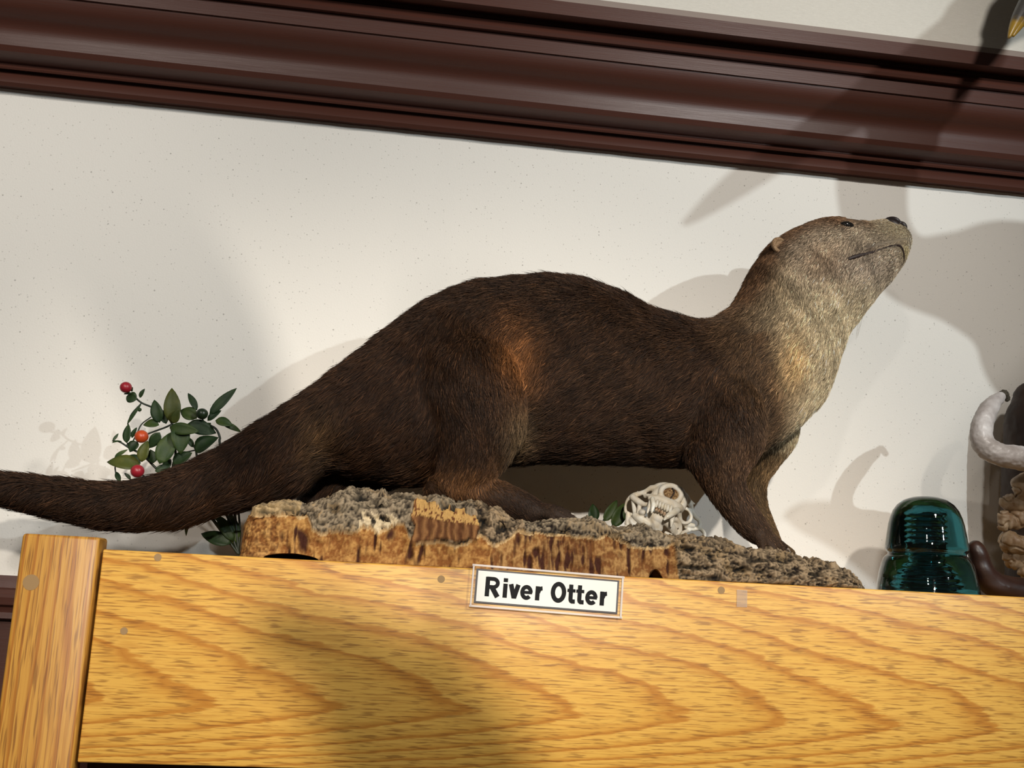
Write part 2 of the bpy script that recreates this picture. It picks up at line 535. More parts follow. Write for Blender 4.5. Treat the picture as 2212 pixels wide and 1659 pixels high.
def stroke(pts, w, closed=False):
    """flat band of width w along a 2D line"""
    p = [np.array(q, float) for q in pts]; n = len(p); w = w * 1.12
    L_, R_ = [], []
    for i in range(n):
        a = p[i - 1] if (i > 0 or closed) else None
        b = p[(i + 1) % n] if (i < n - 1 or closed) else None
        d1 = (p[i] - a) / np.linalg.norm(p[i] - a) if a is not None else None
        d2 = (b - p[i]) / np.linalg.norm(b - p[i]) if b is not None else None
        d1 = d2 if d1 is None else d1; d2 = d1 if d2 is None else d2
        m = d1 + d2; m = m / np.linalg.norm(m)
        nn = np.array((-m[1], m[0])); k = w / 2 / max(abs(nn @ np.array((-d1[1], d1[0]))), 0.4)
        L_.append(p[i] + nn * k); R_.append(p[i] - nn * k)
    faces = [(i, (i + 1) % n, n + (i + 1) % n, n + i) for i in range(n if closed else n - 1)]
    return L_ + R_, faces
def arc(cx, cy, rx, ry, a0, a1, n=16):
    return [(cx + rx * math.cos(math.radians(a0 + (a1 - a0) * k / n)), cy + ry * math.sin(math.radians(a0 + (a1 - a0) * k / n))) for k in range(n + 1)]
TW = 0.205
def let_R(x): return [stroke([(x + TW / 2, 0), (x + TW / 2, 1)], TW), stroke([(x + .05, .91)] + arc(x + .40, .70, .23, .21, 90, -90, 12) + [(x + .05, .49)], .18), stroke([(x + .36, .46), (x + .66, 0)], .235)]
def let_i(x): return [stroke([(x + .11, 0), (x + .11, .72)], TW), stroke([(x + .11, .80), (x + .11, 1.0)], TW)]
def let_v(x): return [stroke([(x + .10, .72), (x + .295, .02)], .215), stroke([(x + .49, .72), (x + .295, .02)], .215), stroke([(x + .20, .06), (x + .39, .06)], .12)]
def let_e(x): return [stroke(arc(x + .32, .36, .225, .28, -42, -360, 26), .185), stroke([(x + .12, .36), (x + .62, .36)], .135)]
def let_r(x): return [stroke([(x + TW / 2, 0), (x + TW / 2, .72)], TW), stroke([(x + .14, .42)] + arc(x + .36, .42, .21, .21, 175, 92, 8), .19)]
def let_O(x): return [stroke(arc(x + .40, .5, .295, .425, 0, 345, 30), .205, True)]
def let_t(x): return [stroke([(x + .19, .95), (x + .19, .22)] + arc(x + .29, .20, .10, .115, 180, 262, 6) + [(x + .43, .09)], .195), stroke([(x + .0, .64), (x + .43, .64)], .15)]
geo2 = []
for fn, x in ((let_R, 0), (let_i, .93), (let_v, 1.23), (let_e, 1.85), (let_r, 2.65), (let_O, 3.46), (let_t, 4.33), (let_t, 4.80), (let_e, 5.31), (let_r, 6.10)):
    geo2 += fn(x)
v2, f2 = join_geo(geo2)
cap = sw * 0.845 / 6.53
lv = []
for li, (x, z) in enumerate(v2):
    q = mid + ux * ((x - 3.27) * cap) + uz * ((z - 0.5) * cap)
    lv.append(Vector((q.x, -0.0030 - 0.000001 * li, q.z)))
lm = mesh_from(lv, f2)
link('lettering', lm, M_INK, sg, False)
# scrap of tape
M_TAPE = mat('clear_tape', (0.62, 0.50, 0.40), 0.25, 0.5, Alpha=0.28)
t1 = P(1603, 1293, -0.0006)
o = link('tape_scrap', box_mesh((t1.x - .0065, -0.0012, t1.z - .0095), (t1.x + .0060, -0.0004, t1.z + .0095), 0.0003), M_TAPE, smooth=False)
tag(o, 'small scrap of clear tape stuck on the oak board right of the sign', 'tape')

# ------------------------------------------------------------------ cork bark slab
def interp(pts, x):
    return float(np.interp(x, [p[0] for p in pts], [p[1] for p in pts]))
BARK_TOP = [(514, 1128), (524, 1100), (545, 1092), (580, 1086), (610, 1082), (650, 1086), (700, 1070), (742, 1054), (765, 1056), (800, 1062), (816, 1054), (832, 1074), (880, 1068), (905, 1072), (935, 1066), (960, 1074),
            (985, 1088), (1010, 1080), (1040, 1086), (1075, 1098), (1100, 1112), (1125, 1120), (1150, 1128), (1180, 1122), (1215, 1122), (1250, 1124), (1280, 1120), (1306, 1130), (1325, 1140), (1350, 1146), (1375, 1142), (1400, 1130),
            (1425, 1142), (1450, 1154), (1480, 1160), (1530, 1164), (1575, 1174), (1620, 1186), (1660, 1190), (1700, 1190), (1730, 1196), (1752, 1214), (1770, 1206), (1800, 1216), (1830, 1232), (1856, 1248), (1872, 1266)]
CRUST = [(514, 1098), (573, 1113), (658, 1112), (671, 1137), (690, 1147), (753, 1142), (816, 1143), (867, 1131), (880, 1162), (896, 1172), (1006, 1168), (1032, 1153), (1063, 1175), (1086, 1168), (1118, 1147), (1156, 1143),
         (1221, 1152), (1258, 1160), (1306, 1150), (1370, 1178), (1401, 1180), (1455, 1174), (1462, 1300), (2000, 1300)]
def nz(x, y, z, s, seed=0.0):
    return noise.noise(Vector((x * s + seed, y * s + seed * 1.7, z * s - seed)))

def make_bark():
    us = np.linspace(516, 1870, 860)
    prof_v = []                       # (share of height, y) along the profile
    for k in range(34): prof_v.append((k / 33 * 0.80, 0.014 + 0.012 * (k / 33) ** 2))
    for k in range(1, 23):
        a = k / 22 * math.pi / 2; prof_v.append((0.80 + 0.20 * math.sin(a), 0.026 + 0.034 * (1 - math.cos(a))))
    for k in range(1, 27): prof_v.append((1.0 - 0.35 * (k / 26) ** 1.5, 0.060 + 0.170 * k / 26))
    for k in range(1, 9): prof_v.append((0.65 * (1 - k / 8), 0.230 + 0.008 * math.sin(k / 8 * math.pi)))
    nv = len(prof_v)
    verts = []; info = []
    for ui, u in enumerate(us):
        X = P(u, 1200, 0.03).x
        top = P(u, interp(BARK_TOP, u) + 3, 0.050).z
        H = max(top - BZ, 0.004)
        e = min((u - 516) / 26, (1870 - u) / 40, 1.0)
        e = math.sqrt(max(e, 0.0)) if e < 1 else 1.0
        lift = 0.0
        if 572 < u < 690: lift = 0.0060 * max(0.0, math.sin((u - 572) / 118 * math.pi)) ** 0.5
        if 1395 < u < 1425: lift = 0.010 * math.sin((u - 1395) / 30 * math.pi)
        for k, (hs, y) in enumerate(prof_v):
            ymid = 0.12
            yy = ymid + (y - ymid) * (0.80 + 0.20 * e)
            z = BZ + 0.0003 + H * hs
            if hs < 0.25 and k < 40: z = max(z, BZ + 0.0003 + lift * 1.0)
            verts.append((X, yy, z)); info.append((u, k, hs))
    arr = np.array(verts)
    px = to_px(arr)
    cols = np.ones((len(verts), 4)); out = []
    for i, (x, y, z) in enumerate(verts):
        u, k, hs = info[i]; py = px[i, 1]
        f1 = nz(x, y, z, 45, 3.1); f2 = nz(x, y, z, 130, 9.0); f3 = nz(x, y, z, 380, 5.0)
        stripe = nz(x * 230, 0, z * 38, 1.0, 4.0); stripe2 = nz(x * 520, 0, z * 70, 1.0, 8.0)
        f0 = nz(x, y, z, 22, 13.0)
        edge = interp(CRUST, u) + 16 * f0 + 13 * f1 + 5 * f2 + 2.5 * f3
        front = k < 56
        cork = front and py > edge
        chunk = 890 < u + 7 * f2 + 10 * f1 + 4 * f3 < 1024 and 1088 + (u - 890) * 0.20 + 8 * f2 + 8 * f1 < py < 1168 + 5 * f2 + 8 * f1 and front
        d = 0.0
        if chunk:
            topface = py < 1116 + (u - 890) * 0.17 + 5 * f2 + 7 * f3
            d = 0.0065 + (0.002 if topface else 0.0) + 0.0012 * f3
            if topface:
                c = np.array((0.56, 0.33, 0.11)) * (1 + 0.25 * f3)
                if f3 + 0.4 * f2 > 0.26: c = np.array((0.14, 0.045, 0.015))
            else:
                w = 0.5 + 0.5 * math.sin(u * 0.36 + 3 * f1 + 2 * f2)
                c = np.array((0.10, 0.036, 0.012)) * (1 - w) + np.array((0.27, 0.125, 0.045)) * w
                c = c * (1 + 0.35 * stripe2); d += 0.0016 * w
        elif cork:
            d = -0.0045 + 0.0045 * f0 + 0.0040 * f1 + 0.0032 * f2 + 0.0014 * f3
            w = min(max(0.45 + 1.1 * f2 + 0.9 * f3 + 0.5 * f1, 0), 1)
            c = np.array((0.23, 0.085, 0.020)) * (1 - w) + np.array((0.50, 0.265, 0.080)) * w
            if u < 600:
                c = c * (0.85 + 0.5 * f3) + np.array((0.06, 0.05, 0.03)) * max(f2, 0)
            if u > 1060: c = c * np.array((0.82, 0.86, 1.0))
            blot = nz(x, y, z * 0.8, 62, 41.0)
            deep = max(0.0, stripe + 0.5 * f1 - (0.34 if u < 1100 else 0.16)) * 3.4 + max(0.0, stripe2 - 0.38) * 1.0 + max(0.0, blot - 0.36) * 4.0
            if 1165 < u < 1275 and py > 1165: deep += 0.35 + 0.5 * stripe2
            deep = min(deep, 1.0)
            c = c * (1 - deep) + np.array((0.050, 0.014, 0.007)) * deep
            d -= 0.0030 * deep
            if py < edge + 5: c = c * 0.3 + np.array((0.66, 0.47, 0.24)) * 0.7
        else:
            g1 = nz(x * 0.45, y, z * 1.3, 75, 51.0); g2 = nz(x * 0.5, y, z * 1.2, 190, 57.0)
            fold = 1 - 2.2 * abs(g1); fold2 = 1 - 2.2 * abs(g2)
            w = min(max(0.34 + 0.30 * fold + 0.28 * fold2 + 0.45 * f2 + 0.75 * f3, 0), 1); w = w * w * (3 - 2 * w)
            c = np.array((0.016, 0.010, 0.007)) * (1 - w) + np.array((0.34, 0.265, 0.175)) * w
            g3 = nz(x * 0.55, y, z * 1.5, 120, 77.0)
            line = max(0.0, 1 - abs(g3) * 9); c = c * (1 - 0.8 * line); d_line = -0.0022 * line
            if u < 640 and py < 1112: c = c * 0.55 + np.array((0.50, 0.34, 0.15)) * 0.45 * (1 + f2)
            d = 0.0055 * f0 + 0.0030 * f1 + 0.0038 * fold + 0.0020 * fold2 + 0.0012 * f3 + d_line
            if u > 1445 or 1020 < u < 1130:
                g = min(max(stripe * 1.3, 0), 1)
                if front: c = c * (1 - 0.65 * g); d -= 0.0030 * g
                c = c * np.array((1.06, 0.98, 0.90))
            crack = max(0.0, nz(x, y * 1.4, z * 2.2, 55, 21.0) - 0.16) * 2.6
            c = c * (1 - min(crack, 0.85)); d -= 0.006 * min(crack, 1)
            pt = min(max((nz(x, y, z, 48, 33.0) + 0.5 * f3 - 0.30) * 5, 0), 1) * (1.0 if u < 700 else 0.5)
            c = c * (1 - 0.7 * pt) + np.array((0.40, 0.26, 0.12)) * 0.7 * pt
            if 770 < u < 860 and edge - 22 < py < edge + 2 and f2 > -0.1: c = np.array((0.66, 0.53, 0.34)) * (1 + 0.2 * f3)
            if k >= 56: d *= 1.2
        if hs < 0.02: d *= 0.2
        nrm = Vector((0, -1, 0.15)) if k < 34 else (Vector((0, -0.7, 0.7)) if k < 56 else (Vector((0, 0, 1)) if k < 82 else Vector((0, 1, 0))))
        v = Vector((x, y, z)) + nrm * (d * min(1.0, 0.35 + hs * 6))
        if v.z < BZ + 0.0002: v.z = BZ + 0.0002
        out.append(v); cols[i, :3] = np.clip(c, 0.006, 1)
    faces = []
    nu = len(us)
    for i in range(nu - 1):
        for k in range(nv - 1):
            a = i * nv + k
            faces.append((a, a + nv, a + nv + 1, a + 1))
        a = i * nv
        faces.append((a + nv - 1, a + 2 * nv - 1, a + nv, a))
    faces.append(tuple(range(nv)))
    faces.append(tuple((nu - 1) * nv + k for k in range(nv - 1, -1, -1)))
    me = mesh_from(out, faces)
    ca = me.color_attributes.new('bark_color', 'FLOAT_COLOR', 'POINT')
    ca.data.foreach_set('color', cols.astype(np.float32).ravel())
    return me
M_BARK = attr_material('cork_bark', 'bark_color', 0.85, 0.2, 900, 0.6, 0.0012)
bark = link('bark_slab', fix_normals(make_bark()), M_BARK)
tag(bark, 'rough slab of cork bark with an orange broken face under the otter', 'bark')

# ------------------------------------------------------------------ river otter mount
OY = 0.145
# rings from tail tip to nose: top pixel, bottom pixel, half width (m), depth offset (m)
RINGS = [((-95, 1048), (-96, 1062), .006, 0), ((-60, 1034), (-64, 1074), .014, 0), ((0, 1023), (-8, 1084), .022, 0), ((60, 1029), (46, 1099), .025, 0), ((125, 1037), (103, 1115), .028, 0), ((215, 1045), (188, 1133), .032, 0),
         ((300, 1041), (285, 1143), .035, 0), ((370, 1019), (387, 1136), .038, 0), ((440, 990), (470, 1110), .041, 0), ((510, 950), (560, 1090), .046, 0), ((580, 904), (640, 1066), .052, 0),
         ((650, 860), (712, 1018), .062, 0), ((720, 808), (790, 1030), .074, 0), ((790, 754), (860, 1044), .084, 0), ((860, 698), (930, 1046), .090, 0), ((930, 652), (990, 1036), .092, 0),
         ((1010, 620), (1050, 1016), .091, 0), ((1100, 606), (1120, 1000), .089, 0), ((1185, 602), (1200, 996), .086, 0), ((1265, 612), (1275, 998), .083, 0), ((1335, 640), (1345, 1000), .081, 0),
         ((1400, 672), (1415, 1002), .080, 0), ((1460, 690), (1490, 1006), .080, 0), ((1512, 697), (1570, 1004), .080, 0), ((1556, 682), (1650, 968), .078, 0), ((1586, 655), (1722, 918), .074, 0),
         ((1606, 624), (1776, 856), .070, 0), ((1620, 594), (1800, 786), .066, 0), ((1640, 560), (1822, 730), .063, 0), ((1664, 530), (1856, 684), .061, 0), ((1698, 506), (1890, 642), .058, 0),
         ((1740, 487), (1914, 616), .054, 0), ((1785, 477), (1930, 598), .049, 0), ((1826, 480), (1941, 583), .043, 0), ((1862, 484), (1949, 570), .037, 0), ((1896, 479), (1955, 555), .032, 0),
         ((1917, 482), (1958, 542), .028, 0), ((1936, 496), (1960, 532), .022, 0), ((1950, 509), (1960, 521), .010, 0)]
guides = []        # (centre, flow direction, radius, hair length)

def ring_geo():
    flat = [(t[0], t[1], b[0], b[1], w, dy) for t, b, w, dy in RINGS]
    fine = catmull(flat, 3)
    verts, faces, cs = [], [], []
    seg = 28
    for r in fine:
        T = P(r[0], r[1], OY + r[5]); B = P(r[2], r[3], OY + r[5])
        c = (T + B) / 2; up = (T - B) / 2
        cs.append((c, up.length, r[4]))
        for k in range(seg):
            a = 2 * math.pi * k / seg
            ca_, sa = math.cos(a), math.sin(a)
            e = 0.90
            x = math.copysign(abs(sa) ** e, sa); z = math.copysign(abs(ca_) ** e, ca_)
            verts.append(c + up * z + Vector((0, max(r[4], .002) * x, 0)))
    for i in range(len(fine) - 1):
        for k in range(seg):
            k2 = (k + 1) % seg
            faces.append((i * seg + k, i * seg + k2, (i + 1) * seg + k2, (i + 1) * seg + k))
    faces.append(tuple(range(seg - 1, -1, -1)))
    faces.append(tuple((len(fine) - 1) * seg + k for k in range(seg)))
    n = len(cs)
    for i in range(0, n, 3):
        c, h, w = cs[i]
        t = (cs[max(i - 2, 0)][0] - cs[min(i + 2, n - 1)][0]).normalized()
        s = i / (n - 1)
        L = 0.0165
        if s > 0.58: L = 0.0165 - 0.007 * min(1, (s - 0.58) / 0.15)
        if s > 0.80: L = 0.0085 - 0.0035 * min(1, (s - 0.80) / 0.08)
        if s > 0.90: L = 0.0046
        guides.append((c, t, (h + w) / 2, L))
    return verts, faces

def limb(chain, seg=16, hair=0.008, flow_down=True, flat=1.0):
    """chain: (px, py, Y, radius px)"""
    pts = catmull([(*P(u, v, Y), r * scl(u, v, Y)) for u, v, Y, r in chain], 5)
    p = [Vector(q[:3]) for q in pts]; r = [max(q[3], 0.0015) for q in pts]
    for i in range(0, len(p), 3):
        t = (p[min(i + 1, len(p) - 1)] - p[max(i - 1, 0)]).normalized()
        L = hair if not callable(hair) else hair(i / (len(p) - 1))
        guides.append((p[i], t, r[i], L))
    return round_tube(p, r, seg, flat=flat)

NY, FY = 0.085, 0.200      # near and far legs
pieces = [ring_geo()]
# near hind leg: thigh, shank, long foot
pieces.append(limb([(985, 790, 0.108, 108), (1015, 838, 0.094, 124), (1032, 910, 0.086, 108), (1015, 990, 0.083, 74), (985, 1045, 0.083, 48)], hair=0.012))
pieces.append(limb([(945, 1060, 0.083, 30), (1000, 1058, 0.083, 40), (1060, 1070, 0.083, 38), (1110, 1088, 0.083, 35), (1150, 1104, 0.084, 29), (1178, 1112, 0.086, 20)], hair=lambda s: 0.007 - 0.004 * s))
toe_tips = []
for j, (u, v, Y, r) in enumerate(((1196, 1124, 0.056, 8.5), (1224, 1124, 0.071, 9), (1238, 1121, 0.087, 9), (1228, 1109, 0.104, 8.5), (1200, 1101, 0.118, 8))):
    pieces.append(limb([(1150, 1104, 0.076 + 0.005 * j, 14), ((1150 + u) / 2 + 8, (1102 + v) / 2 - 4, (0.082 + Y) / 2, 12), (u, v, Y, r)], 10, hair=0.0022))
    toe_tips.append((P(u, v, Y), Vector((1, 0.15 * (j - 2), -0.25)).normalized(), r * 0.00058))
# far hind leg
pieces.append(limb([(900, 830, 0.190, 100), (880, 930, 0.200, 95), (800, 1010, 0.207, 62), (715, 1062, 0.207, 42)], hair=0.012))
pieces.append(limb([(672, 1082, 0.207, 32), (740, 1096, 0.207, 34), (820, 1104, 0.207, 28), (890, 1112, 0.207, 22)], hair=0.006))
for j in range(5):
    Y = 0.180 + 0.013 * j
    pieces.append(limb([(870, 1112, Y * .6 + .083, 13), (915, 1116, Y, 11), (945, 1122, Y, 9)], 10, hair=0.0022))
# near foreleg: shoulder, elbow, forearm, wrist
pieces.append(limb([(1560, 840, 0.110, 78), (1568, 890, 0.096, 84), (1572, 945, 0.086, 80), (1566, 1000, 0.081, 58), (1568, 1045, 0.080, 42), (1590, 1090, 0.080, 36), (1616, 1126, 0.080, 32), (1640, 1152, 0.081, 27)], hair=lambda s: 0.011 - 0.006 * s))
pieces.append(limb([(1520, 985, 0.083, 40), (1540, 1024, 0.081, 34), (1572, 1080, 0.080, 28), (1612, 1132, 0.080, 22)], hair=0.009))
for j, (u, v, Y, r) in enumerate(((1646, 1186, 0.054, 8), (1674, 1188, 0.065, 8.5), (1692, 1188, 0.080, 8.5), (1696, 1182, 0.096, 8), (1676, 1170, 0.107, 8))):
    pieces.append(limb([(1636, 1150, 0.074 + 0.003 * j, 17), ((1640 + u) / 2, (1152 + v) / 2 - 1, (0.081 + Y) / 2, 13), (u, v, Y, r)], 10, hair=0.0022))
    toe_tips.append((P(u, v, Y), Vector((0.8, 0.2 * (j - 2), -0.55)).normalized(), r * 0.00058))
# far foreleg
pieces.append(limb([(1640, 850, 0.190, 84), (1662, 930, 0.200, 62), (1646, 990, 0.205, 40), (1630, 1040, 0.207, 27), (1632, 1090, 0.207, 25), (1648, 1134, 0.207, 25), (1664, 1164, 0.207, 22)], hair=lambda s: 0.010 - 0.006 * s))
for j in range(5):
    Y = 0.183 + 0.012 * j
    pieces.append(limb([(1662, 1165, Y * .5 + .103, 14), (1690, 1182, Y, 11), (1710, 1194, Y, 9)], 10, hair=0.0022))
# jowls, brow and muzzle pads give the head its shape
hs = scl(1900, 530, OY)
for sgn in (-1, 1):
    pieces.append(ellipsoid(P(1922, 520, OY + sgn * 0.015), (34 * hs, .016, 26 * hs)))
    pieces.append(ellipsoid(P(1822, 492, OY + sgn * 0.026), (30 * hs, .014, 14 * hs)))
    pieces.append(ellipsoid(P(1760, 590, OY + sgn * 0.040), (80 * hs, .024, 62 * hs)))
pieces.append(ellipsoid(P(1936, 560, OY), (20 * hs, .020, 16 * hs)))
body_me = organic(pieces, 0.0030, 6, 0.5)
body_me.materials.clear()

# colour of the pelt by place (pixel frame of the animal's own middle plane, the same on both sides)
PALE = [(300, 1705), (540, 1700), (600, 1668), (660, 1650), (720, 1645), (780, 1650), (850, 1672), (920, 1692), (980, 1690), (1100, 1760), (1300, 1900)]
def sstep(a, b, x):
    t = np.clip((x - a) / (b - a), 0, 1)
    return t * t * (3 - 2 * t)
def gauss(u, v, cu, cv, su, sv):
    return np.exp(-((u - cu) / su) ** 2 - ((v - cv) / sv) ** 2)
def pelt(pos):
    q = pos.copy(); q[:, 1] = OY
    uv = to_px(q); u, v = uv[:, 0], uv[:, 1]
    n = len(u)
    def mixc(c, f, col):
        return c * (1 - f[:, None]) + np.array(col)[None] * f[:, None]
    c = np.tile(np.array((0.0235, 0.0102, 0.0044)), (n, 1))
    c = mixc(c, 0.6 * gauss(u, v, 1350, 850, 260, 130), (0.036, 0.0175, 0.0080))
    c = mixc(c, 0.5 * gauss(u, v, 1000, 650, 300, 90), (0.033, 0.0165, 0.0085))
    c = mixc(c, 0.85 * gauss(u, v, 1100, 800, 46, 72), (0.190, 0.074, 0.023))
    c = mixc(c, 0.7 * gauss(u, v, 1000, 1055, 75, 32), (0.140, 0.062, 0.022))
    c = mixc(c, 0.6 * gauss(u, v, 1110, 960, 40, 60), (0.13, 0.085, 0.042))
    c = mixc(c, 0.5 * gauss(u, v, 700, 960, 40, 60), (0.085, 0.048, 0.020))
    c = mixc(c, 0.8 * gauss(u, v, 1545, 1040, 45, 35), (0.120, 0.058, 0.024))
    xb = np.interp(v, [p[0] for p in PALE], [p[1] for p in PALE])
    # shoulder and neck grade to tan, throat is pale
    c = mixc(c, 0.75 * sstep(-190, 0, u - xb) * (v < 1000), (0.105, 0.062, 0.032))
    soft = np.where(v < 740, 90.0, 42.0)
    pale = sstep(-1, 1, (u - xb) / soft)
    c = mixc(c, pale, (0.385, 0.305, 0.190))
    c = mixc(c, 0.75 * gauss(u, v, 1676, 800, 32, 60), (0.42, 0.255, 0.105))
    head = sstep(700, 580, v) * sstep(1640, 1700, u)
    c = mixc(c, 0.85 * head, (0.30, 0.232, 0.165))
    top = np.interp(u, [1560, 1610, 1640, 1664, 1698, 1740, 1785, 1826, 1862, 1896, 1922], [682, 620, 560, 528, 504, 486, 476, 478, 482, 477, 478])
    t = v - top
    cap = sstep(52, 6, t) * sstep(1905, 1840, u) * sstep(1560, 1640, u)
    c = mixc(c, 0.9 * cap, (0.105, 0.052, 0.024))
    nape = sstep(70, 10, u - np.interp(v, [500, 540, 600, 660, 700], [1690, 1650, 1616, 1585, 1520])) * sstep(720, 640, v) * (u > 1560)
    c = mixc(c, 0.8 * nape, (0.085, 0.042, 0.019))
    c = mixc(c, 0.55 * gauss(u, v, 1745, 590, 50, 45), (0.22, 0.13, 0.07))
    c = mixc(c, 0.5 * gauss(u, v, 1790, 500, 26, 16), (0.17, 0.075, 0.03))
    c = mixc(c, 0.6 * gauss(u, v, 1830, 600, 70, 36), (0.24, 0.19, 0.15))
    c = mixc(c, 0.9 * gauss(u, v, 1912, 510, 50, 26), (0.40, 0.315, 0.195))
    c = mixc(c, 0.8 * gauss(u, v, 1960, 525, 14, 30), (0.66, 0.58, 0.44))
    c = mixc(c, 0.55 * gauss(u, v, 1850, 505, 16, 14), (0.12, 0.065, 0.035))
    c = mixc(c, 0.7 * gauss(u, v, 1934, 556, 12, 14), (0.46, 0.36, 0.17))
    c = mixc(c, 0.6 * gauss(u, v, 1845, 562, 16, 7), (0.06, 0.03, 0.018))
    # dark paws and forelegs
    leg = sstep(1010, 1080, v) * sstep(1480, 1560, u)
    far = (pos[:, 1] > OY + 0.03)
    c = mixc(c, leg * np.where(far, 0.2, 0.85), (0.045, 0.024, 0.013))
    legn = sstep(935, 985, v) * sstep(1480, 1520, u) * sstep(1665, 1630, u)
    c = mixc(c, legn * np.where(far, 0.0, 0.85), (0.060, 0.032, 0.017))
    legf = sstep(930, 990, v) * sstep(1580, 1620, u) * far
    c = mixc(c, legf * 0.9, (0.115, 0.068, 0.030))
    paw = sstep(1095, 1115, v) * sstep(1100, 1160, u) * (u < 1300)
    c = mixc(c, paw * 0.7, (0.055, 0.034, 0.022))
    return np.clip(c, 0.003, 1), u, v

vc = np.array([v.co for v in body_me.vertices])
skin_cols = np.ones((len(vc), 4)); skin_cols[:, :3] = pelt(vc)[0] * 0.55
ca = body_me.color_attributes.new('pelt_color', 'FLOAT_COLOR', 'POINT')
ca.data.foreach_set('color', skin_cols.astype(np.float32).ravel())
M_SKIN = attr_material('otter_skin', 'pelt_color', 0.75, 0.25)
otter = empty('river_otter', P(1300, 1130, OY))
tag(otter, 'dark brown taxidermy river otter with a pale throat looking up', 'otter')
body = link('body', body_me, M_SKIN, otter)
BVH = BVHTree.FromPolygons([v.co for v in body_me.vertices], [p.vertices for p in body_me.polygons])

mouth_px = [(1834, 559, 3.6), (1846, 555, 4.8), (1860, 551, 4.2), (1880, 546, 3.2), (1895, 541, 2.6), (1912, 535, 2.2), (1928, 531, 2.6), (1942, 531, 2.8), (1949, 539, 2.6), (1952, 552, 2.3), (1951, 566, 1.8), (1947, 574, 1.2)]
def make_fur(count):
    me = body_me
    me.calc_loop_triangles()
    nt = len(me.loop_triangles)
    tri = np.empty(nt * 3, np.int32); me.loop_triangles.foreach_get('vertices', tri); tri = tri.reshape(-1, 3)
    co = np.empty(len(me.vertices) * 3, np.float32); me.vertices.foreach_get('co', co); co = co.reshape(-1, 3).astype(float)
    no = np.empty(len(me.vertices) * 3, np.float32); me.vertices.foreach_get('normal', no); no = no.reshape(-1, 3).astype(float)
    a, b, c = co[tri[:, 0]], co[tri[:, 1]], co[tri[:, 2]]
    area = np.linalg.norm(np.cross(b - a, c - a), axis=1) / 2
    cen = (a + b + c) / 3
    w = area.copy()
    w *= np.where(cen[:, 1] > OY + 0.02, 0.55, 1.0)                 # the side to the wall needs fewer
    uvc = to_px(np.stack([cen[:, 0], np.full(nt, OY), cen[:, 2]], 1))
    w *= np.where(uvc[:, 0] > 1640, 2.6, 1.0)
    idx = RNG.choice(nt, size=count, p=w / w.sum())
    r1 = np.sqrt(RNG.random(count))[:, None]; r2 = RNG.random(count)[:, None]
    pos = a[idx] * (1 - r1) + b[idx] * (r1 * (1 - r2)) + c[idx] * (r1 * r2)
    t0, t1, t2 = tri[idx].T
    nor = no[t0] * (1 - r1) + no[t1] * (r1 * (1 - r2)) + no[t2] * (r1 * r2)
    nor /= np.linalg.norm(nor, axis=1)[:, None] + 1e-9
    gp = np.array([g[0] for g in guides]); gd = np.array([g[1] for g in guides]); gr = np.array([g[2] for g in guides]); gl = np.array([g[3] for g in guides])
    flow = np.zeros((count, 3)); leng = np.zeros(count)
    for s in range(0, count, 20000):
        p = pos[s:s + 20000]
        d = np.abs(np.linalg.norm(p[:, None] - gp[None], axis=2) / gr[None] - 1.0) * (gr[None] + 0.02)
        wt = np.exp(-d / 0.006) + 1e-9
        wt /= wt.sum(1)[:, None]
        flow[s:s + 20000] = wt @ gd
        leng[s:s + 20000] = wt @ gl
    col, u, v = pelt(pos)
    # fur lies back and falls with gravity on the flanks
    flank = np.clip(1 - np.abs(nor[:, 2]), 0, 1) * np.where(u < 1600, 0.95, 0.35)
    flow[:, 2] -= flank
    n3 = lambda k, s: np.sin(pos[:, 0] * k + s) * np.sin(pos[:, 2] * k * 1.3 + s * 2) + 0.6 * np.sin(pos[:, 0] * k * 2.3 + pos[:, 2] * k * 1.7 + s)
    flow += nor * 0
    side = np.cross(nor, flow)
    side /= np.linalg.norm(side, axis=1)[:, None] + 1e-9
    swirl = 0.16 * n3(38, 1.0) + 0.14 * n3(110, 2.2)
    flow = flow - nor * np.sum(flow * nor, 1)[:, None]
    flow /= np.linalg.norm(flow, axis=1)[:, None] + 1e-9
    flow = flow + side * (swirl + RNG.normal(0, 0.17, count))[:, None]
    flow /= np.linalg.norm(flow, axis=1)[:, None] + 1e-9
    L = leng * RNG.uniform(0.6, 1.15, count)
    lift = np.clip(0.36 + 0.12 * n3(60, 4.0) + RNG.normal(0, 0.08, count), 0.08, 0.7)
    guard = RNG.random(count) < 0.05
    L = np.where(guard & (leng > 0.0075), L * 1.15, L); lift = np.where(guard & (u < 1700), lift + 0.12, lift)
    d0 = flow * np.cos(lift)[:, None] + nor * np.sin(lift)[:, None]
    d1 = flow + nor * np.where(guard & (u < 1700), 0.17, 0.06)[:, None]
    pts = np.empty((count, 4, 3))
    pts[:, 0] = pos - nor * 0.0004
    pts[:, 1] = pos + d0 * (L * 0.36)[:, None]
    pts[:, 2] = pts[:, 1] + (d0 * 0.45 + d1 * 0.55) * (L * 0.34)[:, None]
    pts[:, 3] = pts[:, 2] + d1 * (L * 0.34)[:, None]
    # keep clear of eyes and nose
    keep = np.ones(count, bool)
    for (eu, ev, su, sv) in ((1831, 486, 22, 13), (1934, 489, 29, 15)):
        keep &= (((u - eu) / su) ** 2 + ((v - ev) / sv) ** 2) > 1
    for (m0, m1) in zip(mouth_px[:-1], mouth_px[1:]):
        ax_, ay_ = m1[0] - m0[0], m1[1] - m0[1]
        tt = np.clip(((u - m0[0]) * ax_ + (v - m0[1]) * ay_) / (ax_ ** 2 + ay_ ** 2), 0, 1)
        keep &= np.hypot(u - m0[0] - tt * ax_, v - m0[1] - tt * ay_) > 3.2
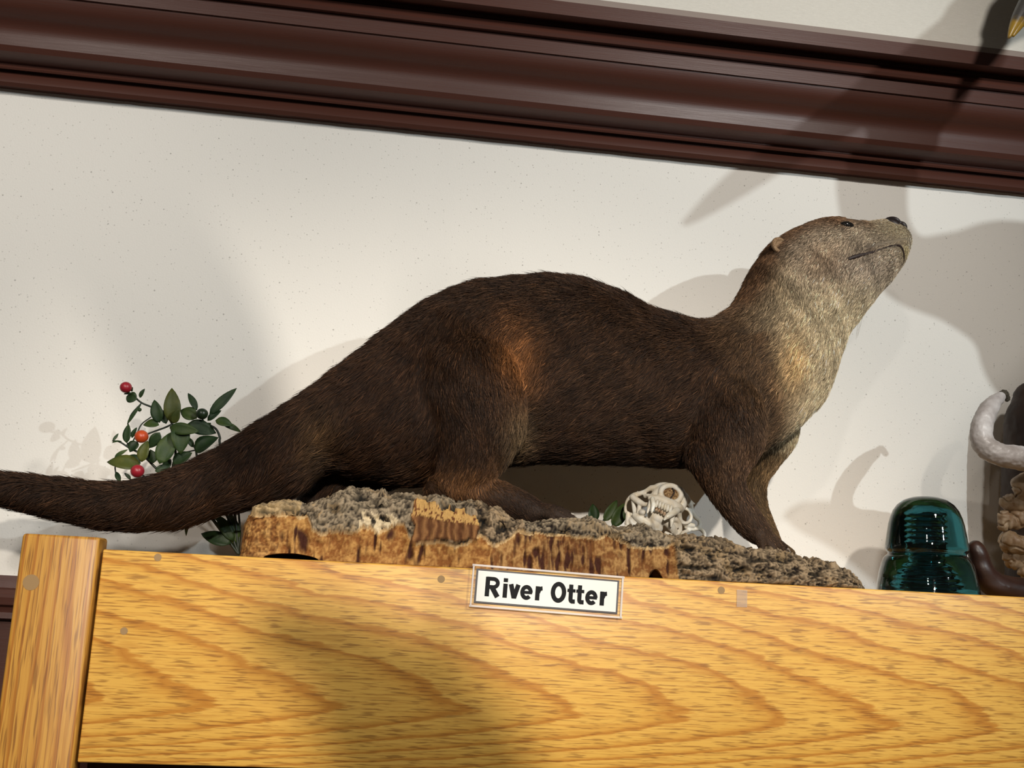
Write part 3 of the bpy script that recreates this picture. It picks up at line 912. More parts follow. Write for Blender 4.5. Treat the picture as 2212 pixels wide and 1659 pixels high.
    # shades from strand to strand, and lighter guard-hair tips
    shade = np.exp(RNG.normal(0, 0.45, count)) * (1 + 0.20 * n3(75, 6.0))
    tipw = RNG.random(count) < 0.16
    col = col * shade[:, None]
    col[tipw] = col[tipw] * 1.9 + np.array((0.016, 0.010, 0.006))
    col = np.clip(col, 0.002, 0.9)
    pts = pts[keep]; col = col[keep]; L = L[keep]
    n = len(pts)
    hc = bpy.data.hair_curves.new('fur')
    hc.add_curves([4] * n)
    hc.attributes['position'].data.foreach_set('vector', pts.astype(np.float32).ravel())
    rad = np.tile(np.array([1.0, 0.9, 0.65, 0.12], np.float32), (n, 1)) * np.where(L > 0.007, 0.00027, 0.00015)[:, None]
    ra = hc.attributes.get('radius') or hc.attributes.new('radius', 'FLOAT', 'POINT')
    ra.data.foreach_set('value', rad.astype(np.float32).ravel())
    at = hc.attributes.new('fur_color', 'FLOAT_COLOR', 'CURVE')
    at.data.foreach_set('color', np.concatenate([col, np.ones((n, 1))], 1).astype(np.float32).ravel())
    m = attr_material('otter_fur', 'fur_color', 0.55, 0.18)
    hc.materials.append(m)
    fo = bpy.data.objects.new('fur', hc)
    COL.objects.link(fo)
    fo.parent = otter; fo.matrix_parent_inverse = Matrix.Translation(-otter.location)
    tag(fo, kind='stuff')
make_fur(300000)

def on_body(u, v, lift=0.0):
    d = ray(u, v).normalized()
    h = BVH.ray_cast(CAM, d)
    p = h[0] if h[0] is not None else P(u, v, OY)
    return p - d * lift
def mirror_y(v):
    return Vector((v.x, 2 * OY - v.y, v.z))

# eyes, nose, mouth, ears, whiskers, claws
M_EYE = mat('glass_eye', (0.008, 0.007, 0.006), 0.06, 0.6)
M_NOSE = noisy_material('nose_leather', (0.018, 0.013, 0.014), (0.035, 0.025, 0.024), 900, 0.45, 0.5, bump=0.4, dist=0.0006)
M_MOUTH = mat('dark_mouth', (0.020, 0.009, 0.006), 0.6)
M_CLAW = noisy_material('horn_claw', (0.16, 0.12, 0.09), (0.42, 0.38, 0.33), 200, 0.35)
ec = on_body(1830, 487)
for m_ in (False, True):
    c = ec + Vector((0, 0.0006, 0))
    v_, f_ = ellipsoid(c, (0.0100, 0.0060, 0.0056), Matrix.Rotation(math.radians(6), 3, 'Y'))
    if m_: v_ = [mirror_y(q) for q in v_]
    o = link('eye', fix_normals(mesh_from(v_, f_)), M_EYE, otter); o['label'] = 'glossy black glass eye'
    rim = [on_body(1831 + 18 * math.cos(a), 487 + 8.5 * math.sin(a)) + Vector((0, -0.0004, 0)) for a in np.linspace(0, 2 * math.pi, 25)]
    v_, f_ = tube(rim, [0.0008] * 25, 6)
    if m_: v_ = [mirror_y(q) for q in v_]
    link('eyelid', fix_normals(mesh_from(v_, f_)), M_MOUTH, otter)
nose_pts = [ellipsoid(P(1925, 484, OY), (0.0115, 0.0200, 0.0062), Matrix.Rotation(math.radians(34), 3, 'Y')), ellipsoid(P(1939, 495, OY), (0.0110, 0.0210, 0.0070), Matrix.Rotation(math.radians(46), 3, 'Y'))]
for s in (-1, 1):
    nose_pts.append(ellipsoid(P(1933, 490, OY + s * 0.019), (0.0130, 0.0090, 0.0062), Matrix.Rotation(math.radians(40), 3, 'Y')))
o = link('nose', organic(nose_pts, 0.0009, 4), M_NOSE, otter); o['label'] = 'black leathery nose pad'
mp = [on_body(u, v, 0.0009) for u, v, r in mouth_px]
mr = [r * hs for u, v, r in mouth_px]
fm = catmull([(*p, r) for p, r in zip(mp, mr)], 4)
v_, f_ = round_tube([Vector(q[:3]) for q in fm], [q[3] for q in fm], 8)
link('mouth', fix_normals(mesh_from(v_, f_)), M_MOUTH, otter)
v_ = [mirror_y(q) for q in v_]
link('mouth', fix_normals(mesh_from(v_, f_)), M_MOUTH, otter)
M_EAR = noisy_material('furry_ear', (0.30, 0.20, 0.11), (0.16, 0.08, 0.035), 700, 0.7, 0.3, bump=0.6, dist=0.001)
e0 = on_body(1682, 530)
for m_ in (False, True):
    lobe = [P(1667, 522, 0), P(1668, 530, 0)]
    b_ = e0 + Vector((0, -0.002, -0.002))
    pts_, rs_ = [], []
    for k in range(13):
        a = math.radians(60 + k * 20)
        pts_.append(b_ + Vector((0.0085 * math.cos(a) - 0.001, -0.004 + 0.002 * math.sin(a), 0.0095 * math.sin(a))))
        rs_.append(0.0022 + 0.0012 * math.sin(k / 12 * math.pi))
    g = [round_tube(pts_, rs_, 8), ellipsoid(b_ + Vector((0.001, 0.0005, 0)), (0.0082, 0.0042, 0.0090))]
    me = organic(g, 0.0009, 3)
    if m_:
        me.transform(Matrix.Translation((0.012, 2 * OY, -0.006)) @ Matrix.Diagonal((1, -1, 1, 1))); fix_normals(me)
    o = link('ear', me, M_EAR, otter); o['label'] = 'small rounded tan ear'
def claws():
    for p, d, r in toe_tips:
        a = p + d * (r * 0.5); b2 = a + d * 0.0045 + Vector((0, 0, 0.001)); c2 = a + d * 0.0085 + Vector((0, 0, -0.002))
        v_, f_ = tube([a, b2, c2], [0.0017, 0.0013, 0.0003], 7)
        link('claw', fix_normals(mesh_from(v_, f_)), M_CLAW, otter)
claws()
wh = []
M_WHISK = mat('whisker', (0.30, 0.25, 0.19), 0.4)
for j in range(9):
    s0 = on_body(1850 + 6 * j + random.uniform(-4, 4), 630 - 6 * j + random.uniform(-12, 4)) if j < 6 else on_body(1915 + 3 * j, 525)
    L = random.uniform(0.022, 0.045)
    dirv = Vector((random.uniform(-0.35, 0.15), -0.35, -1)).normalized() if j < 6 else Vector((-0.6, -0.6, -0.5)).normalized()
    mid_ = s0 + dirv * L * .5 + Vector((0.002, 0, 0)); end = s0 + dirv * L + Vector((-0.003, 0, -0.002))
    wh.append(tube([s0, mid_, end], [0.00022, 0.00018, 0.00006], 4))
for k in range(3):
    a = P(1868 - 3 * k, 655 + 6 * k, OY); wh.append(tube([a, P(1862 - 5 * k, 690 + 8 * k, OY - .004), P(1853 - 2 * k, 726 + 4 * k, OY - .006)], [0.00024, 0.0002, 0.00008], 4))
o = link('whiskers', fix_normals(mesh_from(*join_geo(wh))), M_WHISK, otter); o['kind'] = 'stuff'

# ------------------------------------------------------------------ plastic plants with berries
def leaf_mesh(base, tip, width, bend=0.15, fold=0.25, face=None, n=8):
    base = Vector(base); tip = Vector(tip)
    ax = tip - base; L = ax.length; ax.normalize()
    nrm = Vector((0, -1, 0)) if face is None else Vector(face)
    nrm = (nrm - ax * nrm.dot(ax)).normalized()
    sd = ax.cross(nrm).normalized()
    verts, faces = [], []
    for i in range(n + 1):
        t = i / n
        w = width / 2 * (math.sin(math.pi * min(t ** 0.8, 1.0)) ** 0.8 if 0 < t < 1 else 0.0) + 0.0002
        c = base + ax * (L * t) + nrm * (bend * L * math.sin(math.pi * t) * 0.5 - bend * L * t * t * 0.6)
        e = nrm * (fold * w)
        verts += [c + sd * w + e, c + sd * w * .5 + e * 0.35, c, c - sd * w * .5 + e * 0.35, c - sd * w + e]
    for i in range(n):
        for k in range(4):
            a = i * 5 + k
            faces.append((a, a + 1, a + 6, a + 5))
    me = mesh_from(verts, faces)
    bm = bmesh.new(); bm.from_mesh(me)
    bmesh.ops.solidify(bm, geom=list(bm.faces), thickness=0.0005)
    bm.to_mesh(me); bm.free()
    return me

def leaf_material(name, c1, c2):
    m = mat(name, c1, 0.5, 0.25); t = NT(m)
    n = t.noise(t.coords(), 55, 4, 0.6)
    t.lk(t.ramp(n, [(0.35, c1), (0.68, c2)]), t.b.inputs['Base Color'])
    t.lk(t.bump(t.noise(t.coords(), 400, 3), 0.2, 0.0008), t.b.inputs['Normal'])
    return m
M_LEAF = [leaf_material('green_leaf', (0.020, 0.045, 0.012), (0.050, 0.075, 0.016)), leaf_material('dark_green_leaf', (0.010, 0.026, 0.009), (0.026, 0.050, 0.014)), leaf_material('olive_leaf', (0.040, 0.055, 0.010), (0.085, 0.090, 0.018))]
M_STEM = mat('dark_green_stem', (0.012, 0.020, 0.010), 0.5)
M_REDB = noisy_material('red_berry', (0.24, 0.008, 0.018), (0.31, 0.015, 0.025), 90, 0.38, 0.5, bump=0.1)
M_ORGB = noisy_material('orange_berry', (0.52, 0.075, 0.012), (0.42, 0.045, 0.012), 90, 0.38, 0.5, bump=0.1)
M_GRNB = noisy_material('green_berry', (0.010, 0.022, 0.010), (0.018, 0.034, 0.012), 90, 0.35, 0.5, bump=0.1)
PY_ = 0.215
K2 = 360 / 1493.0
def q2(cx, cy, dy=0.0):
    return P(200 + K2 * cx, 800 + K2 * cy, PY_ + dy)
S2 = scl(380, 950, PY_) * K2
plant = empty('berry_plant', P(515, 1192, PY_ + 0.01))
tag(plant, 'artificial green plant with red and orange berries behind the otter tail', 'plant')
LEAVES = [(710, 472, 712, 155, 140, 2, 0.0), (722, 476, 775, 345, 76, 2, -.008), (600, 470, 550, 262, 100, 1, -.004), (660, 480, 600, 350, 66, 1, 0), (935, 358, 855, 200, 58, 1, 0), (1045, 400, 1290, 155, 84, 1, 0),
          (935, 432, 786, 352, 120, 0, 0), (1030, 452, 1150, 355, 58, 1, 0), (1100, 450, 1256, 490, 88, 0, -.006), (1160, 476, 1335, 548, 52, 0, 0), (690, 515, 950, 545, 105, 0, -.008), (850, 480, 1108, 560, 130, 1, 0),
          (775, 490, 790, 745, 155, 0, -.006), (598, 838, 724, 542, 150, 0, -.012), (602, 556, 508, 698, 92, 1, 0), (440, 822, 488, 628, 98, 2, -.014), (405, 640, 330, 730, 95, 1, .006), (432, 862, 125, 806, 140, 2, -.006),
          (430, 836, 308, 762, 84, 1, 0), (305, 652, 320, 480, 72, 1, 0), (312, 480, 432, 305, 30, 1, 0), (352, 606, 396, 510, 42, 1, 0), (198, 782, 312, 708, 34, 0, 0), (398, 262, 300, 232, 100, 1, 0), (424, 246, 466, 164, 38, 1, 0),
          (250, 992, 205, 905, 44, 1, 0), (925, 742, 1115, 588, 150, 1, 0), (722, 848, 890, 735, 120, 1, 0), (545, 832, 518, 708, 84, 1, 0), (560, 905, 692, 858, 66, 1, 0), (340, 972, 296, 922, 26, 1, 0), (596, 492, 450, 480, 86, 0, -.004),
          (1240, 1552, 968, 1458, 118, 1, 0), (862, 1345, 834, 1480, 32, 0, 0), (1262, 1530, 1110, 1285, 96, 1, 0), (1275, 1560, 1232, 1270, 110, 0, .006), (900, 690, 842, 590, 46, 1, .006), (640, 900, 700, 790, 70, 1, .004), (820, 780, 700, 900, 90, 1, .008),
          (180, 632, 232, 565, 22, 1, 0), (175, 650, 262, 632, 18, 1, 0), (350, 206, 276, 210, 20, 1, 0), (352, 190, 358, 150, 16, 1, 0), (1060, 470, 1000, 560, 60, 1, .004)]
for i, (x0, y0, x1, y1, w, mi, dy) in enumerate(LEAVES):
    r = random.uniform(-0.35, 0.35)
    link('leaf', leaf_mesh(q2(x0, y0, dy), q2(x1, y1, dy - 0.006 + 0.012 * random.random()), w * S2 * 1.06, random.uniform(0.05, 0.22), random.uniform(0.15, 0.4), (r, -1, random.uniform(0.0, 0.6))), M_LEAF[mi], plant)
def stem(par, pts, r0, r1):
    c = catmull([tuple(p) for p in pts], 5)
    n = len(c)
    v_, f_ = round_tube([Vector(q) for q in c], [r0 + (r1 - r0) * i / (n - 1) for i in range(n)], 7)
    return link('stem', fix_normals(mesh_from(v_, f_)), M_STEM, par)
for pts, a, b in (([(345, 205), (430, 285), (520, 325), (640, 372), (715, 482)], 8, 10), ([(432, 300), (350, 390), (315, 482)], 6, 6), ([(315, 655), (322, 690), (450, 760), (600, 905), (900, 1150), (1200, 1420), (1310, 1640)], 8, 15), ([(322, 690), (240, 640), (180, 632)], 9, 6),
                  ([(480, 575), (560, 545), (650, 512), (705, 486)], 8, 9), ([(985, 440), (1010, 475), (1100, 520), (1140, 600), (1145, 680), (1250, 1100), (1308, 1640)], 9, 13), ([(700, 490), (740, 700), (770, 920), (1000, 1230), (1302, 1640)], 10, 15), ([(845, 600), (920, 700), (960, 860), (1150, 1200), (1300, 1500)], 9, 12),
                  ([(830, 735), (920, 715)], 7, 7), ([(522, 420), (440, 482), (400, 560), (330, 700)], 6, 7), ([(290, 925), (330, 970), (500, 1050)], 6, 7), ([(210, 760), (205, 905), (260, 1000), (500, 1080)], 6, 7), ([(402, 903), (480, 960), (600, 1000)], 7, 8), ([(1310, 1280), (1320, 1450), (1300, 1640)], 9, 12)):
    stem(plant, [q2(x, y, 0.006) for x, y in pts], a * S2, b * S2)
for cx, cy, r, m_, dy in ((298, 153, 53, M_REDB, -.004), (438, 593, 60, M_ORGB, -.008), (402, 903, 60, M_REDB, -.014), (981, 390, 53, M_GRNB, -.008), (420, 352, 19, M_LEAF[1], 0)):
    v_, f_ = ellipsoid(q2(cx, cy, dy), (r * S2, r * S2, r * S2 * 0.95))
    link('berry', fix_normals(mesh_from(v_, f_)), m_, plant)
sprig = empty('leaf_sprig', P(1318, 1190, 0.245))
tag(sprig, 'small leafy green sprig behind the bark beside the skull', 'plant')
SY = 0.235; ss = scl(1320, 1110, SY)
for a, b, w, mi in (((1304, 1126), (1334, 1080), 22, 0), ((1323, 1138), (1352, 1086), 30, 0), ((1281, 1128), (1281, 1088), 26, 1)):
    link('leaf', leaf_mesh(P(*a, SY), P(*b, SY), w * ss, 0.1, 0.25, (0.2, -1, 0.2)), M_LEAF[mi], sprig)
for pts in ([(1304, 1124), (1306, 1150), (1316, 1195)], [(1323, 1136), (1320, 1160), (1318, 1195)], [(1281, 1126), (1290, 1155), (1316, 1195)]):
    stem(sprig, [P(u, v, SY) for u, v in pts], 2.5 * ss, 3.5 * ss)

# ------------------------------------------------------------------ small white skull behind the bark
KY = 0.155
K3 = 260 / 2212.0
def q3(cx, cy, dy=0.0):
    return P(1300 + K3 * cx, 1020 + K3 * cy, KY + dy)
S3 = scl(1440, 1100, KY) * K3
M_BONE = noisy_material('white_bone', (0.86, 0.83, 0.75), (0.74, 0.65, 0.50), 90, 0.5, 0.4, bump=0.25, dist=0.0008)
M_TOOTH = noisy_material('ivory_tooth', (0.88, 0.86, 0.78), (0.78, 0.71, 0.56), 200, 0.3, 0.5, bump=0.05)
M_STAIN = noisy_material('stained_tooth', (0.74, 0.66, 0.50), (0.34, 0.15, 0.05), 260, 0.4, 0.5, bump=0.1)
M_NASAL = noisy_material('nasal_bone_honeycomb', (0.50, 0.34, 0.17), (0.10, 0.035, 0.012), 420, 0.7, 0.2, bump=0.8, dist=0.002)
skull = empty('animal_skull', q3(1200, 1250, 0.03))
tag(skull, 'small white carnivore skull with bared teeth behind the bark', 'skull')
def b3(chain, seg=10):
    pts = catmull([(*q3(x, y, d), r * S3) for x, y, d, r in chain], 4)
    return round_tube([Vector(p[:3]) for p in pts], [max(p[3], 0.0004) for p in pts], seg)
def ring3(cx, cy, rx, ry, rot, d, r, seg=9, n=28):
    pts = []
    for k in range(n + 1):
        a = 2 * math.pi * k / n
        x, y = rx * math.cos(a), ry * math.sin(a)
        pts.append(q3(cx + x * math.cos(rot) - y * math.sin(rot), cy + x * math.sin(rot) + y * math.cos(rot), d))
    return tube(pts, [r * S3] * (n + 1), seg)
def e3(cx, cy, d, rx, ry, rd, rot=0.0):
    return ellipsoid(q3(cx, cy, d), (rx * S3, rd, ry * S3), Matrix.Rotation(rot, 3, 'Y'))
NR = math.radians(20)
cran = [ring3(1270, 400, 190, 150, NR, 0.004, 52), b3([(900, 470, .008, 60), (1060, 500, .004, 85), (1250, 570, .002, 92), (1400, 640, .006, 85), (1450, 690, .012, 60)]),
        b3([(1110, 290, .008, 70), (1010, 380, .014, 85), (930, 490, .016, 70)]), b3([(1450, 330, .008, 60), (1500, 480, .012, 85), (1470, 640, .014, 80)]),
        b3([(950, 300, .020, 60), (1060, 240, .012, 50), (1200, 225, .008, 40), (1340, 285, .008, 40), (1480, 380, .010, 50), (1580, 480, .014, 45)]),
        e3(1270, 420, .030, 250, 190, .022, NR), e3(1240, 520, .062, 330, 260, .036, NR),
        b3([(1040, 300, .012, 50), (920, 285, .018, 50), (800, 350, .024, 40), (690, 395, .028, 48), (580, 430, .032, 50), (480, 500, .036, 30), (440, 590, .040, 24), (440, 720, .042, 34), (520, 780, .040, 44), (610, 770, .034, 30)]),
        b3([(900, 290, .020, 60), (900, 265, .020, 30)]), b3([(665, 400, .03, 20), (662, 345, .03, 10)]),
        b3([(570, 460, .028, 60), (680, 540, .022, 60), (780, 590, .016, 45), (850, 590, .012, 40)]), b3([(560, 480, .03, 34), (580, 600, .032, 36), (610, 720, .03, 50), (640, 800, .026, 40)]),
        b3([(800, 440, .024, 40), (830, 420, .02, 30), (900, 440, .016, 40)]), b3([(690, 620, .022, 40), (680, 740, .02, 50)]),
        b3([(1580, 480, .014, 42), (1640, 540, .018, 26), (1705, 582, .02, 14)]), b3([(1540, 430, .014, 55), (1600, 560, .018, 52), (1640, 620, .022, 46), (1660, 720, .026, 38), (1720, 830, .030, 42), (1790, 890, .034, 30)]),
        ring3(1525, 800, 118, 138, -0.3, .022, 34), b3([(1420, 690, .012, 55), (1430, 800, .018, 45), (1460, 900, .022, 40), (1560, 960, .028, 50), (1680, 980, .032, 44)]),
        b3([(1780, 880, .034, 34), (1800, 960, .036, 40), (1760, 1030, .036, 44), (1650, 1050, .034, 36), (1540, 1010, .028, 30)]), b3([(1700, 1040, .034, 34), (1800, 1045, .034, 36), (1870, 1100, .032, 38), (1895, 1170, .030, 30), (1895, 1230, .030, 14)])]
o = link('cranium', organic(cran, 0.00085, 3), M_BONE, skull)
jaw = [e3(1030, 850, .012, 190, 120, .012, 0.3), b3([(900, 780, .012, 70), (980, 900, .010, 100), (1020, 1020, .014, 110)]), b3([(1120, 860, .008, 80), (1240, 960, .012, 80), (1330, 1080, .018, 70), (1400, 1180, .024, 50)]),
       b3([(1270, 860, .008, 60), (1380, 880, .012, 50), (1440, 980, .016, 40), (1440, 1090, .018, 36), (1370, 1150, .018, 34)]), b3([(1260, 1000, .014, 40), (1330, 930, .014, 40), (1390, 1000, .016, 30)]), b3([(1380, 1170, .02, 30), (1500, 1110, .026, 40), (1620, 1060, .03, 34)]),
       b3([(620, 800, .024, 70), (740, 880, .018, 90), (880, 930, .014, 90)]), b3([(480, 760, .036, 44), (490, 880, .034, 66), (480, 980, .034, 76), (430, 1010, .034, 40)]), b3([(560, 900, .03, 80), (640, 1000, .026, 90), (760, 1080, .022, 90)]), e3(740, 740, .016, 72, 62, .008),
       b3([(1180, 1120, .014, 40), (1280, 1160, .014, 30)])]
link('jaw', organic(jaw, 0.00085, 3), M_BONE, skull)
link('nasal_cavity', fix_normals(mesh_from(*e3(1275, 405, .0085, 165, 130, .007, NR))), M_NASAL, skull)
v_, f_ = b3([(1300, 300, .0005, 14), (1330, 370, -.001, 12), (1270, 470, -.001, 12), (1250, 510, .001, 10)])
link('nasal_septum', fix_normals(mesh_from(v_, f_)), M_MOUTH, skull)
for x, y, r in ((1012, 575, 1.1), (1066, 598, 1.0), (1114, 618, 1.0), (1162, 638, 1.0), (1208, 660, 1.05), (1262, 682, 1.15)):
    link('tooth', fix_normals(mesh_from(*e3(x, y, -.0105, 28 * r, 74 * r, .0032, math.radians(14)))), M_TOOTH, skull)
for ch in ([(930, 490, -.006, 44), (945, 600, -.010, 42), (925, 700, -.012, 30), (915, 740, -.012, 16)], [(900, 520, .000, 38), (870, 630, -.004, 34), (838, 745, -.006, 18)], [(1380, 700, -.004, 62), (1290, 760, -.010, 62), (1200, 820, -.012, 48), (1150, 870, -.012, 22)], [(1300, 820, -.004, 46), (1290, 900, -.006, 42), (1272, 1000, -.007, 14)]):
    o = link('canine_tooth', fix_normals(mesh_from(*b3(ch))), M_TOOTH, skull)
for x, y in ((1000, 680), (1045, 700), (1100, 735), (1150, 765)):
    link('stained_tooth', fix_normals(mesh_from(*e3(x, y, -.005, 30, 44, .003, math.radians(14)))), M_STAIN, skull)

# ------------------------------------------------------------------ teal glass insulator
def lathe(prof_, seg=64):
    verts, faces = [], []
    for r, z in prof_:
        for k in range(seg):
            a = 2 * math.pi * k / seg
            verts.append((r * math.cos(a), r * math.sin(a), z))
    n = len(prof_)
    for i in range(n - 1):
        for k in range(seg):
            k2 = (k + 1) % seg
            faces.append((i * seg + k, i * seg + k2, (i + 1) * seg + k2, (i + 1) * seg + k))
    faces.append(tuple(range(seg))); faces.append(tuple((n - 1) * seg + k for k in range(seg - 1, -1, -1)))
    return verts, faces
IY = 0.10
isc = scl(2000, 1200, IY)
ib = P(2004, 1285, IY)
hgt = lambda py: max(P(2000, py, IY).z - BZ, 0.0)
glass_prof = [(104, 1292), (105, 1284), (103, 1262), (99, 1240), (94, 1220), (89, 1208), (84, 1203), (80, 1200), (80, 1196), (83, 1193), (85.5, 1188), (85, 1180), (82, 1160), (80, 1148), (78, 1135), (74, 1120), (68, 1105), (59, 1092), (46, 1082), (30, 1076), (12, 1073.5), (1, 1073)]
gp_ = [(r * isc, hgt(y)) for r, y in glass_prof]
gp_[0] = (gp_[0][0] - 0.001, 0.0)
inner = []
zt = hgt(1118)
for k in range(90):
    t = k / 89; z = 0.004 + t * (zt - 0.004)
    inner.append((0.0165 + 0.0012 * math.sin(z * 2 * math.pi / 0.0065) + (0.016 * max(0, 1 - z / 0.03) ** 0.7), z))
inner = [(gp_[0][0] - 0.008, 0.0)] + inner + [(0.010, zt + 0.004), (0.0005, zt + 0.005)]
full = list(reversed(inner)) + gp_
v_, f_ = lathe(full)
M_GLASS = mat('teal_glass', (0.026, 0.14, 0.165), 0.03, 0.5, Transmission_Weight=1.0, IOR=1.48)
t = NT(M_GLASS)
w = t.noise(t.coords((0.3, 0.3, 1.6)), 70, 3)
t.lk(t.bump(w, 0.35, 0.0012), t.b.inputs['Normal'])
me = fix_normals(mesh_from(v_, f_))
ins = link('glass_insulator', me, M_GLASS); autosmooth(ins, 50)
ins.location = (ib.x, IY, BZ + 0.0004)
tag(ins, 'dark teal glass insulator standing on the oak cabinet', 'insulator')

# ------------------------------------------------------------------ driftwood, white antler and bones at the right edge
M_DRIFT = noisy_material('dark_driftwood', (0.012, 0.006, 0.004), (0.045, 0.020, 0.010), 20, 0.6, 0.4, (1, 1, 0.18), 0.5, 0.004)
M_DRIFT2 = noisy_material('dark_wood_prong', (0.012, 0.004, 0.003), (0.040, 0.014, 0.007), 26, 0.4, 0.5, (0.5, 1, 1), 0.4, 0.003)
M_HORN = noisy_material('whitened_antler', (0.55, 0.51, 0.49), (0.38, 0.335, 0.315), 45, 0.4, 0.5, (1, 1, 1), 0.5, 0.003)
M_RUST = noisy_material('rusty_bolt', (0.035, 0.03, 0.022), (0.09, 0.075, 0.05), 400, 0.8, 0.3, bump=0.6)
M_BONE2 = noisy_material('tan_bone', (0.36, 0.27, 0.175), (0.20, 0.115, 0.055), 65, 0.5, 0.4, (1, 1, 1), 0.3, 0.002)
RY = 0.285
def chain_px(ch, seg=16, n=5):
    pts = catmull([(*P(u, v, Y), r * scl(u, v, Y)) for u, v, Y, r in ch], n)
    return round_tube([Vector(p[:3]) for p in pts], [p[3] for p in pts], seg)
me = organic([chain_px([(2242, 1262, RY, 70), (2238, 1180, RY, 66), (2236, 1080, RY, 68), (2234, 980, RY, 66), (2234, 900, RY, 60), (2232, 866, RY, 44)]), chain_px([(2242, 1282, RY, 74), (2320, 1282, RY, 60)])], 0.004, 3)
displace(me, lambda c: 0.004 * nz(c.x, c.y, c.z * 0.3, 30, 2.0) + 0.0016 * nz(c.x, c.y, c.z, 120, 5.0) if c.z > BZ + 0.006 else 0.0)
for v in me.vertices:
    if v.co.z < BZ + 0.0006: v.co.z = BZ + 0.0006
stump = link('driftwood_stump', me, M_DRIFT)
tag(stump, 'upright dark driftwood stump at the right edge', 'driftwood')
me = organic([chain_px([(2108, 1186, .105, 20), (2118, 1215, .105, 23), (2130, 1245, .108, 27), (2160, 1268, .110, 30), (2212, 1280, .112, 32), (2290, 1284, .115, 36)])], 0.0022, 3)
displace(me, lambda c: 0.0016 * nz(c.x * .4, c.y, c.z, 60, 2.0))
for v in me.vertices:
    if v.co.z < BZ + 0.0006: v.co.z = BZ + 0.0006
o = link('driftwood_prong', me, M_DRIFT2)
tag(o, 'dark reddish curved driftwood prong lying beside the teal insulator', 'driftwood')
horn = empty('white_antler', P(2200, 985, .12))
tag(horn, 'whitened curling antler hooked against the dark stump', 'antler')
me = organic([chain_px([(2160, 858, .135, 12), (2140, 878, .128, 19), (2124, 910, .120, 22), (2120, 940, .114, 24), (2130, 966, .110, 25), (2160, 982, .106, 25), (2206, 990, .104, 27), (2270, 1004, .104, 30), (2340, 1030, .12, 32)])], 0.0016, 3)
displace(me, lambda c: 0.0009 * nz(c.x, c.y, c.z, 90, 2.0) + 0.0007 * nz(c.x, c.y, c.z, 240, 6.0))
link('beam', me, M_HORN, horn)
me = organic([chain_px([(2162, 852, .135, 6), (2170, 850, .137, 8), (2176, 862, .14, 6)])], 0.0008, 1)
displace(me, lambda c: 0.001 * nz(c.x, c.y, c.z, 500, 2.0))
o = link('bolt', me, M_RUST, horn); o['label'] = 'dark rusty bolt at the antler end'
bones = empty('bone_stack', P(2230, 1235, .165))
tag(bones, 'stack of knobbly tan bones in front of the dark stump', 'bones')
BY = .165; bs = scl(2200, 1130, BY)
def be(u, v, Y, rx, ry, rd, rot=0):
    return ellipsoid(P(u, v, Y), (rx * bs, rd, ry * bs), Matrix.Rotation(math.radians(rot), 3, 'Y'))
for geos in ([be(2224, 1058, BY - .012, 38, 32, .018, 20), be(2246, 1040, BY - .01, 34, 28, .018)],
             [be(2186, 1090, BY, 26, 16, .014, 35), be(2210, 1098, BY - .004, 34, 18, .014, 25), be(2182, 1076, BY + .004, 11, 12, .010), be(2240, 1086, BY, 30, 20, .016)],
             [be(2172, 1124, BY, 17, 22, .012, -25), be(2196, 1124, BY - .004, 20, 22, .014), be(2222, 1118, BY - .008, 26, 22, .016), be(2164, 1134, BY, 9, 14, .009, -20)],
             [be(2184, 1172, BY, 26, 26, .016, 10), be(2208, 1176, BY - .006, 32, 22, .016), be(2240, 1172, BY, 30, 26, .018)],
             [be(2190, 1205, BY + .008, 24, 22, .013), be(2230, 1212, BY + .008, 40, 26, .016), be(2216, 1236, BY - .004, 12, 9, .008)]):
    me = organic(geos, 0.0013, 1)
    displace(me, lambda c: 0.0050 * nz(c.x, c.y, c.z, 48, 2.0) + 0.0026 * abs(nz(c.x, c.y, c.z, 90, 14.0)) - 0.0045 * max(0, 0.14 - abs(nz(c.x, c.y, c.z, 62, 24.0))) * 5)
    link('bone', me, M_BONE2, bones)

# ------------------------------------------------------------------ mounted bird: only the bill tip enters the picture
M_BILL = mat('horn_bill', (0.30, 0.18, 0.03), 0.35)
t = NT(M_BILL)
sx = t.add('ShaderNodeSeparateXYZ'); tcb = t.add('ShaderNodeTexCoord'); t.lk(tcb.outputs['Object'], sx.inputs[0])
EYB = 0.10
bz0, bz1 = P(2180, 80, EYB).z, P(2180, 25, EYB).z
fb = t.math('ADD', t.math('DIVIDE', t.math('SUBTRACT', sx.outputs[2], bz0), bz1 - bz0), t.math('MULTIPLY', t.noise(t.coords(), 120, 3), 0.5))
t.lk(t.ramp(fb, [(0.05, (0.10, 0.085, 0.06)), (0.30, (0.36, 0.22, 0.03)), (0.75, (0.36, 0.22, 0.03)), (1.0, (0.07, 0.065, 0.06))]), t.b.inputs['Base Color'])
M_FEATH = noisy_material('dark_feathers', (0.020, 0.018, 0.016), (0.06, 0.05, 0.04), 120, 0.6, 0.4, (1, 1, 0.3), 0.5)
bird = empty('mounted_bird', P(2440, 0, EYB))
tag(bird, 'mounted bird with a dark and yellow bill at the top right corner', 'bird')
def bill(off, r):
    return chain_px([(2180 + off, 80 - off * .4, EYB, 4), (2188 + off, 62, EYB, r * .62), (2202 + off * 1.5, 34, EYB, r), (2224 + off * 2, -4, EYB, r * 1.25), (2240 + off * 2, -30, EYB, r * 1.3)], 12)
link('upper_bill', organic([bill(0, 15)], 0.0012, 2), M_BILL, bird)
link('lower_bill', organic([bill(9, 13)], 0.0012, 2), M_BILL, bird)
